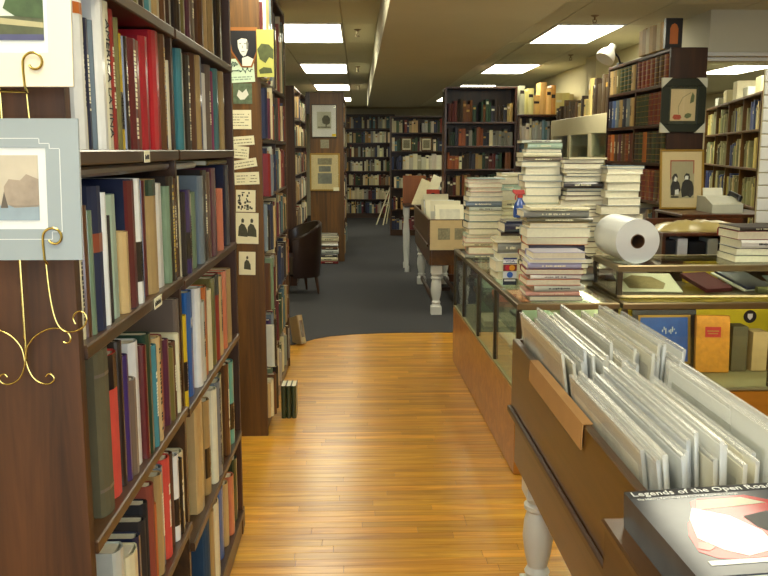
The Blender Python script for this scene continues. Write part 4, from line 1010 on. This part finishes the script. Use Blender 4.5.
# framed pictures on the end panel (panel faces the entrance at y = 5.90)
def frame(label, x0, x1, z0, z1, y, fw, fmat, mmat, win, art, tilt=0, corners=False, dp=.02):
    e = empty('framed_picture', ((x0 + x1) / 2, y, z0)); e.rotation_euler = (tilt, 0, 0); tag(e, label, 'framed picture')
    w, h = (x1 - x0) / 2, z1 - z0
    for a, b, c, d in ((-w, w, 0, fw), (-w, w, h - fw, h), (-w, -w + fw, fw, h - fw), (w - fw, w, fw, h - fw)): MB().cbox(a, b, -dp, -.001, c, d, .003).build('frame_rail', fmat, e)
    MB().box(-w + fw, w - fw, -dp * .5, -.002, fw, h - fw).build('mat_board', mmat, e)
    a, b, c, d = win
    p = MB().box(a, b, -dp * .5 - .0015, -dp * .5, c, d).build('picture', art, e)
    MB().box(-w + fw, w - fw, -dp * .78, -dp * .74, fw, h - fw).build('glazing', M['glazing'], e)
    if corners:
        k = .065
        for sx in (-1, 1):
            for (c0, c1) in ((-.004, k), (h + .004, h - k)):
                MB().prism([(sx * (w + .004), c0), (sx * (w + .004), c1), (sx * (w - k), c0)], -dp - .003, 0, 'y').build('corner_guard', plain('card_grey', '#b9b7a4', .8), e)
    return e, p
e, p = frame('green framed fruit print with grey corner guards on mahogany end panel', 2.045, 2.345, 1.72, 2.075, 5.895, .052, plain('dark_green_frame', '#1f241a', .35), plain('green_mat', '#2c3324', .6), (-.085, .085, .075, .285), plain('aged_print', '#c8b48a', .7, 0, .06), 0, True)
q = MB().lathe([(.001, 0), (.03, .004), (.036, .012), (.03, .02), (.001, .024)], 16)
MB().prism([(-.07, .095), (-.055, .083), (-.02, .083), (-.008, .096), (-.016, .115), (-.06, .117)], -.0125, -.0112, 'y').build('fruit', plain('fruit_red', '#a8422a', .6), p)
MB().prism([(.012, .1), (.03, .09), (.055, .1), (.06, .12), (.035, .128), (.015, .118)], -.0125, -.0112, 'y').prism([(.045, .19), (.07, .2), (.075, .24), (.06, .265), (.05, .23)], -.0125, -.0112, 'y').build('leaves', plain('leaf_tone', '#5f6a44', .6, 0, .3, 40), p)
MB().tube([(-.03, -.0118, .118), (-.032, -.0118, .17), (-.005, -.0118, .23), (.05, -.0118, .262)], .0015, 5).build('vine', plain('leaf_tone', '#5f6a44'), p)
e, p = frame('gold framed print of two dark figures on wide cream mat', 2.035, 2.335, 1.203, 1.605, 5.80, .014, M['gold'], plain('cream_wide_mat', '#d2bf92', .7, 0, .04), (-.078, .085, .075, .33), plain('figure_ground', '#a8a080', .7, 0, .12, 30), R(-6), False, .014)
MB().box(-.078, .085, -.0105, -.0085, .322, .33).box(-.078, -.072, -.0105, -.0085, .2, .322).box(.079, .085, -.0105, -.0085, .24, .322).build('red_border', plain('print_red', '#a04a34', .6), p)
MB().prism([(-.072, .095), (-.076, .15), (-.062, .19), (-.066, .215), (-.052, .238), (-.036, .24), (-.026, .218), (-.032, .196), (-.016, .178), (-.006, .13), (-.018, .11), (-.04, .118), (-.05, .09)], -.0105, -.0085, 'y').prism([(.004, .08), (-.004, .13), (.006, .18), (.022, .196), (.016, .222), (.03, .243), (.052, .238), (.058, .214), (.052, .198), (.072, .186), (.083, .15), (.082, .1), (.06, .078), (.04, .092)], -.0105, -.0085, 'y').box(-.07, -.02, -.0105, -.0085, .078, .088).build('figures', plain('figure_dark', '#2c2a24', .7, 0, .4, 40), p)
MB().prism([(-.055, .19), (-.038, .185), (-.03, .21), (-.045, .222)], -.0115, -.0104, 'y').prism([(.02, .2), (.045, .2), (.045, .225), (.025, .225)], -.0115, -.0104, 'y').prism([(-.045, .1), (-.02, .1), (-.02, .135), (-.045, .13)], -.0115, -.0104, 'y').build('faces', face, p)
# desk behind with fax, bag and boxes
dk = empty('desk_hutch', (2.03, 5.30, 0)); tag(dk, 'dark mahogany desk hutch below the gold framed print', 'desk')
MB().cbox(0, .62, .06, .56, 1.18, 1.20, .003).build('top_shelf', M['red'], dk)
MB().cbox(-.265, .40, -.36, .04, 1.105, 1.125, .003).build('counter_top', M['red'], dk)
for a in (-.26, .38): MB().cbox(a, a + .02, -.34, .03, .6, 1.105, .003).build('side_panel', M['red'], dk)
MB().cbox(-.24, .38, .03, .05, 0, 1.18, .003).build('back_panel', M['red'], dk)
MB().cbox(-.24, .38, -.34, .03, .97, .985, .003).build('lower_shelf', M['red'], dk)
for a in (-.26, .36): MB().cbox(a, a + .04, -.34, .03, 0, .6, .003).build('leg_panel', M['red'], dk)
MB().cbox(.0, .62, .50, .55, 0, 1.18, .003).build('rear_panel', M['red'], dk)
for i, (x, w, hh, c) in enumerate(((1.835, .07, .09, 'black'), (1.91, .06, .10, 'white'), (2.0, .10, .08, 'black'), (2.09, .06, .10, 'pearl'), (2.18, .12, .07, 'navy'), (2.33, .10, .09, 'white'))):
    o = MB().cbox(-w / 2, w / 2, -.07, .07, 0, hh, .004).build('stationery_box', cover(c, False), None, (x, 5.08, .9855)); tag(o, f'{word(c)} stationery box under the desk counter, {ORD[i]} from the tall book stacks', 'box', 'boxes under the desk counter')
v = []; fs = []; NX, NY = 14, 6
rg = random.Random(4)
for lay in (0, 1):
    for j in range(NY + 1):
        for i in range(NX + 1):
            u, w = i / NX, j / NY
            hgt = .058 * (math.sin(math.pi * u) ** .35) * (math.sin(math.pi * w) ** .4) * (1 + .10 * math.sin(i * 2.3 + j)) if lay else 0
            v.append((-.26 + .52 * u, -.11 + .22 * w + .01 * math.sin(i * 1.7), hgt + (.004 if lay else 0)))
for j in range(NY):
    for i in range(NX):
        a = j * (NX + 1) + i; b = a + (NX + 1) * (NY + 1)
        fs += [(a, a + NX + 1, a + NX + 2, a + 1), (b, b + 1, b + NX + 2, b + NX + 1)]
rim = [i for i in range(NX + 1)] + [j * (NX + 1) + NX for j in range(1, NY + 1)] + [NY * (NX + 1) + i for i in range(NX - 1, -1, -1)] + [j * (NX + 1) for j in range(NY - 1, 0, -1)]
for a, b in zip(rim, rim[1:] + rim[:1]):
    o_ = (NX + 1) * (NY + 1); fs.append((a, b, b + o_, a + o_))
o = MB().add(v, fs).build('paper_bag', plain('kraft_plastic', '#9c8c56', .35, 0, .2, 12, .2, .3), None, (2.035, 5.10, 1.1255), (0, 0, R(-2)), smooth=True); tag(o, 'flattened tan plastic bag lying on the desk counter', 'bag')
MB().box(-.2, .2, -.09, .05, .062, .064).build('bag_fold', plain('kraft_plastic', '#b7a66c'), o) if False else None
fx = empty('fax_machine', (2.375, 5.60, 1.2)); tag(fx, 'pale grey desktop fax machine on the desk hutch', 'fax machine')
MB().prism([(-.13, 0), (.13, 0), (.13, .10), (.0, .10), (-.13, .055)], -.11, .09, 'x').build('body', plain('fax_grey', '#b8b8a4', .5), fx)
MB().cbox(-.10, .06, -.11, -.02, .066, .082, .003).build('keypad', plain('fax_white', '#dedcc8', .5), fx).rotation_euler = (R(14), 0, 0)
q = MB()
for i in range(4):
    for j in range(3): q.box(-.08 + i * .032, -.062 + i * .032, -.10 + j * .026, -.086 + j * .026, .083, .0865)
q.build('key', M['grid'], fx).rotation_euler = (R(14), 0, 0)
MB().cbox(-.09, .04, .05, .058, .10, .17, .002).build('paper_tray', plain('fax_white', '#dedcc8'), fx).rotation_euler = (R(-14), 0, 0)
MB().tube([(.075, -.09, .075), (.085, -.09, .095), (.085, .06, .12), (.075, .06, .1)], .016, 10).build('handset', M['black'], fx, smooth=True)
# slatwall
sw = empty('slatwall_panel', (2.44, 5.22, 0)); tag(sw, 'white slatwall panel standing beside the desk hutch', 'slatwall')
MB().box(0, .9, .012, .03, 0, 2.08).build('backing', M['grid'], sw)
for k in range(27):
    MB().cbox(0, .9, 0, .0125, .004 + k * .077, .074 + k * .077, .003).build('slat', M['white'], sw)
# clip lamp
cl = empty('clip_lamp', (2.16, 7.25, 2.28)); tag(cl, 'white clip lamp fixed on top of the mahogany bookcase', 'lamp')
MB().cbox(-.02, .02, -.03, .03, 0, .03, .004).build('clip', M['black'], cl)
MB().tube([(0, 0, .03), (-.02, -.02, .07), (-.06, -.05, .10)], .008, 8).build('arm', M['black'], cl)
hd = MB().lathe([(.078, 0), (.076, .03), (.06, .07), (.036, .098), (.028, .12), (.028, .14), (.001, .143)], 24).build('shade', plain('lamp_white', '#e6e4da', .3, 0, .03, 8, 0, .3), cl, (-.13, -.07, .02), (0, R(38), R(25)), True); hd.location.z += .03; hd.location.x -= .02
# glass fronted cabinet along the partition
gc = empty('glass_cabinet', (2.19, 9.9, 0), R(-90)); tag(gc, 'cream cabinet with glass doors holding pale things under a row of books', 'cabinet')
cream = plain('cabinet_cream', '#cfc6a2', .5, 0, .04)
MB().cbox(0, 2.5, .0, .27, 0, .9, .004).build('base', cream, gc)
MB().cbox(0, 2.5, .0, .27, 1.75, 1.925, .004).build('header', cream, gc)
for a in (0, .80, 1.62, 2.40): MB().cbox(a, a + .1, .0, .27, .9, 1.75, .004).build('upright', cream, gc)
MB().box(.1, 2.4, .25, .265, .9, 1.75).build('back_panel', plain('cabinet_teal', '#7fb0b4', .4), gc)
for a, b in ((.1, .8), (.9, 1.62), (1.72, 2.4)): MB().box(a, b, .01, .016, .9, 1.75).build('glass_door', M['glass'], gc)
MB().box(.1, 2.4, .03, .24, 1.33, 1.34).build('glass_shelf', M['glass'], gc)
mtc = xform((2.19, 9.9, 0), R(-90))
for i in range(11):
    c = ('teal', 'slate', 'pearl', 'aqua', 'grey')[i % 5]; hh = .16 + .05 * math.sin(i * 2.2)
    o = MB().lathe([(.035, 0), (.05, .02), (.055, hh * .4), (.03, hh * .75), (.022, hh * .85), (.03, hh)], 14).build('vase', cover(c), None, mtc @ Vector(((.17, .35, .53, .71, .99, 1.17, 1.35, 1.53, 1.82, 2.0, 2.2)[i], .13, 1.3405)), smooth=True)
    tag(o, f'{word(c)} glazed vase behind the cabinet glass, {ORD[i]} from its far end', 'vase', 'vases in the glass cabinet')
mtb = (2.19, 9.9, 0)
BIG = ['#3a2a1c', '#c9b070', '#52402c', '#e0cf86', '#6a4a24', '#1f2a1c', '#a06428']
fill_far(mtb, R(-90), 1.5, 2.46, 1.9252, .36, .20, (.7, 1.0), (.03, .12), BIG, .02, 0)
fill_far(mtb, R(-90), .1, 1.45, 1.9252, .26, .20, (.45, .95), (.03, .10), BIG, .02, .1)

# ------------------------------------------------------------------ tall bookcases and the far end of the shop
tb = (1.03, 10.4, 0)
bookcase('tall mahogany bookcase with old bound books standing across the shop', tb, 0, .86, .30, 2.34, (1.93, 1.65, 1.375, 1.06, .74, .42, .1), 1, 'red', 'red', .1)
for i, (z, ch) in enumerate(((1.93, .30), (1.65, .25), (1.375, .24), (1.06, .28), (.74, .28), (.42, .28), (.1, .28))):
    fill_far(tb, 0, .04, .82, z, ch, .2, (.6, .9), (.022, .05), ['#3a2a1c', '#7a4a24', '#c9a86a', '#5c1c18', '#8c8c84', '#2f4a3a', '#d8cfae', '#2a2a38', '#a0562c'])
tb2 = (1.91, 10.45, 0)
bookcase('shorter mahogany bookcase adjoining the tall one, large books on top', tb2, 0, .70, .30, 2.02, (1.72, 1.42, 1.1, .78, .45, .1), 1, 'red', 'red', .1)
for z, ch in ((1.72, .27), (1.42, .27), (1.1, .27), (.78, .27), (.45, .27), (.1, .3)): fill_far(tb2, 0, .03, .67, z, ch, .2)
fill_far(tb2, 0, .02, .68, 2.0205, .40, .24, (.55, .95), (.04, .09), ['#d8b060', '#e0cf86', '#c98a3a', '#6a3a1c', '#b8b09a'], .02, 0)
fb1 = (-.36, 20.5, 0)
bookcase('tall bookcase of seven packed shelves against the back wall', fb1, 0, 1.22, .30, 2.42, (2.10, 1.77, 1.44, 1.11, .78, .45, .12), 1, 'shelf', 'shelf', .12)
for z in (2.10, 1.77, 1.44, 1.11, .78, .45, .12): fill_far(fb1, 0, .03, 1.18, z, .30, .2, (.6, .92), (.025, .06))
fb2 = (.60, 16.2, 0)
bookcase('wide bookcase with two small pictures on its shelf beyond the carpet bin', fb2, 0, 1.30, .30, 2.22, (1.92, 1.58, 1.24, .9, .5, .12), 1, 'shelf', 'shelf', .12)
for z in (1.92, 1.58, .9, .5, .12): fill_far(fb2, 0, .03, 1.26, z, .28, .2, (.6, .92), (.025, .06))
fill_far(fb2, 0, .03, .22, 1.24, .30, .2, (.7, .85), (.03, .05), ['#33406a', '#2a3050'])
fill_far(fb2, 0, .23, 1.26, 1.24, .30, .2, (.75, .97), (.05, .09), ['#d8d0ae', '#cfc6a2', '#e0d8bc'])
for i, x in enumerate((.80, 1.17)):
    e, p = frame(f'small brown framed picture leaning on the wide bookcase, {"beside its end" if i == 0 else "right of its twin"}', x, x + .2, 1.5815, 1.83, 16.198, .022, M['pine'], M['paper'], (-.06, .06, .05, .2), sketch, R(-3))
fb3 = (1.9, 20.5, 0)
bookcase('bookcase against the back wall mostly hidden by the tall mahogany bookcase', (.88, 20.5, 0), 0, 1.6, .3, 2.3, (1.95, 1.6, 1.25, .9, .5, .12), 2, 'shelf', 'shelf', .12)
for z in (1.95, 1.6, 1.25, .9, .5, .12): fill_far((.88, 20.5, 0), 0, .03, 1.56, z, .28, .2)
# left side beyond the chair: a bookcase facing the aisle, then the end panel with two framed prints
lb1 = (-.73, 10.15, 0)
bookcase('narrow dark bookcase with scrolled top bracket behind the tub chair', lb1, R(90), 2.22, .30, 2.33, (1.98, 1.65, 1.32, .99, .66, .33, .1), 2, 'shelf', 'panel', .1)
for z in (1.98, 1.65, 1.32, .99, .66, .33): fill_far(lb1, R(90), .03, 2.18, z, .28, .2, (.6, .92), (.03, .06), inset=-.01)
br = MB().prism([(0, 0), (.0, .30), (-.05, .30), (-.06, .25), (-.10, .24), (-.11, .18), (-.15, .16), (-.16, .08), (-.21, .05), (-.22, 0)], -.010, .010, 'y').build('scrolled_bracket', M['redend'], None, (-.675, 12.3865, 2.10)); tag(br, 'dark scrolled wooden bracket at the top of the framed print panel', 'bracket')
lb2 = (-.20, 12.40, 0)
bookcase('golden knotty bookcase whose end panel carries two framed prints', lb2, R(90), 2.4, .48, 2.40, (2.0, 1.65, 1.3, .95, .6, .12), 2, 'shelf', 'pine', .12)
for z in (2.0, 1.65, 1.3, .95, .6, .12): fill_far(lb2, R(90), .03, 2.36, z, .30, .2, (.6, .92), (.03, .06), inset=-.01)
e, p = frame('dark framed white matted engraving of a tree, upper of two', -.655, -.295, 1.77, 2.235, 12.398, .014, M['dmetal'], M['white'], (-.10, .10, .12, .36), plain('tree_print', '#b9b9a4', .7, 0, .15, 20))
MB().prism([(-.02, .2), (-.03, .26), (0, .31), (.05, .31), (.085, .27), (.08, .2), (.04, .18)], -.0125, -.0105, 'y').box(.02, .035, -.0125, -.0105, .15, .2).box(-.09, .09, -.0125, -.0105, .14, .155).build('tree', plain('tree_grey', '#5a5a4a', .7, 0, .4, 30), p)
MB().box(.11, .165, -.0125, -.0105, .02, .055).build('price_tag', M['yellow'], p)
e, p = frame('gold framed cream matted trio of engravings, lower of two', -.685, -.26, 1.025, 1.555, 12.398, .022, M['gold'], plain('warm_mat', '#d8c898', .7), (-.10, .10, .37, .46), sketch)
MB().box(-.085, .085, -.0125, -.01, .27, .35).box(-.10, .10, -.0125, -.01, .10, .25).build('engraving', plain('grey_engraving', '#7c8078', .7, 0, .4, 25), p)
MB().box(.12, .20, -.022, -.0145, .0, .05).build('price_tag', M['paper'], p)
o = MB().box(-.06, .06, -.002, 0, -.06, .06).build('paper_note', sketch, None, (-.47, 12.398, 1.685)); tag(o, 'small grey picture card between the two framed prints', 'card')
stack('carpet pile under the framed prints', -.42, 12.24, .0095, .43, .26, .2, ['wine', 'cream', 'dark', 'pearl', 'brown', 'grey'], (.03, .06), 21, spine=.7)
# tub chair
ch = empty('tub_chair', (-.69, 9.62, .009), R(25)); tag(ch, 'dark brown leather tub chair beside the bookcases', 'chair')
v = []; fs = []; N = 22
for i in range(N + 1):
    a = R(-120) + R(240) * i / N
    k = math.cos(a * .75)
    top = .62 + .19 * max(0, math.cos(a * .70)) ** 1.2
    for (r, z) in ((.255, .20), (.275, .45), (.285, top - .02), (.270, top), (.245, top - .01), (.225, .44), (.22, .20)):
        v.append((r * math.cos(a), r * math.sin(a) * .98, z))
for i in range(N):
    for k in range(7): fs.append((i * 7 + k, i * 7 + (k + 1) % 7, (i + 1) * 7 + (k + 1) % 7, (i + 1) * 7 + k))
fs += [tuple(range(7)), tuple(range(N * 7, N * 7 + 7))[::-1]]
MB().add(v, fs).build('back_shell', M['leather'], ch, smooth=True)
MB().lathe([(.20, .22), (.222, .24), (.222, .40), (.21, .43), (.15, .44), (.001, .445)], 24, -.01, 0).build('seat', M['leather'], ch, smooth=True)
for sx in (-1, 1):
    for sy in (-1, 1): MB().tube([(sx * .16, sy * .16, .22), (sx * .185, sy * .18, 0)], [.022, .012], 8).build('leg', M['bindark'], ch, smooth=True)
# folding easel at the far end
fe = empty('folding_easel', (.55, 18.6, .009)); tag(fe, 'pale wooden folding easel leaning near the back bookcases', 'easel')
for a, b in (((-.16, 0, 0), (.22, .03, 1.02)), ((-.02, -.12, 0), (.20, .0, .98)), ((.06, .2, 0), (.21, .05, .95))): MB().tube([a, b], .014, 8).build('leg', plain('pale_wood', '#d8d0b0', .5), fe)
MB().tube([(-.02, .02, .38), (.06, -.05, .45)], .01, 8).build('crossbar', plain('pale_wood', '#d8d0b0'), fe)
# display rack beyond the carpet bin
dr = empty('display_rack', (.86, 11.45, 0)); tag(dr, 'brown table rack with a back board beyond the carpet bin', 'rack')
MB().cbox(-.26, .36, -.2, .3, .86, .89, .003).build('table_top', M['bindark'], dr)
for a in (-.22, .32):
    for b in (-.16, .26): MB().lathe([(.03, .006), (.03, .08), (.02, .1), (.03, .3), (.035, .5), (.02, .7), (.032, .74), (.032, .86)], 14, a, b).build('leg', M['white'], dr, smooth=True)
MB().cbox(-.26, .05, .2, .225, .89, 1.26, .003).build('back_board', wood('rust_board', '#7a4420', '#94582c', 'z', .5, 6), dr)
for i, (x, c, h) in enumerate(((.70, 'cream', .40), (.84, 'ivory', .46), (.95, 'pearl', .42))):
    o = MB().cbox(0, .13, 0, .02, 0, h, .003).build('leaning_booklet', cover(c, False), None, (x, 11.42 + .04 * i, .8905), (R(-22), R(24), 0)); tag(o, f'{word(c)} booklet leaning on the brown table rack', 'booklet', 'booklets on the table rack')
o = MB().cbox(-.085, .085, -.012, .012, 0, .2, .003).build('red_booklet', plain('poster_red', '#b8402a', .5), None, (.98, 11.32, .8905), (R(-8), 0, 0)); tag(o, 'red booklet with black emblem standing on the table rack', 'booklet')
MB().cyl((0, -.0135, .115), (0, -.0118, .115), .04, 18).build('emblem', M['black'], o)
bu = MB().lathe([(.05, 0), (.055, .02), (.02, .04), (.025, .07), (.06, .1), (.075, .15), (.06, .18), (.025, .2), (.022, .215), (.04, .235), (.045, .265), (.035, .295), (.001, .305)], 18).build('bust', M['black'], None, (1.12, 11.40, .8905), smooth=True); tag(bu, 'small black bust figurine at the end of the table rack', 'figurine')
# side room: angled bookcase under the right light
sr = (4.30, 10.75, 0)
SRZ = R(-90 - 14.5 + 0)
SRZ = math.atan2(7.44 - 10.8, 3.47 - 4.34)
bookcase('open oak bookcase of pale books in the side room', sr, SRZ, 3.45, .30, 2.10, (1.78, 1.44, 1.10, .76, .42, .1), 4, 'pine', 'pine', .1)
for z in (1.78, 1.44, 1.10, .76, .42): fill_far(sr, SRZ, .03, 3.42, z, .29, .2, (.6, .93), (.03, .07), ['#c8c49c', '#b4b48c', '#dcd4a8', '#8a8a6c', '#4a4a3c', '#4a5a9a', '#d9d080', '#a4a884'])
for i in range(5):
    o = MB().cbox(-.12, .12, -.1, .1, 0, .10 + .05 * (i % 3), .004).build('storage_box', cover(('pearl', 'cream', 'ivory')[i % 3], False), None, xform(sr, SRZ) @ Vector((.5 + i * .62, .15, 2.1005)), (0, 0, SRZ)); tag(o, f'{word(("pearl", "cream", "ivory")[i % 3])} box on top of the side room bookcase, {ORD[i]} from its far end', 'box', 'boxes on the side room bookcase')

tag(FAR.build('far_books', M['spines']), 'small distant books filling the shelves throughout the shop', 'books', kind='stuff')
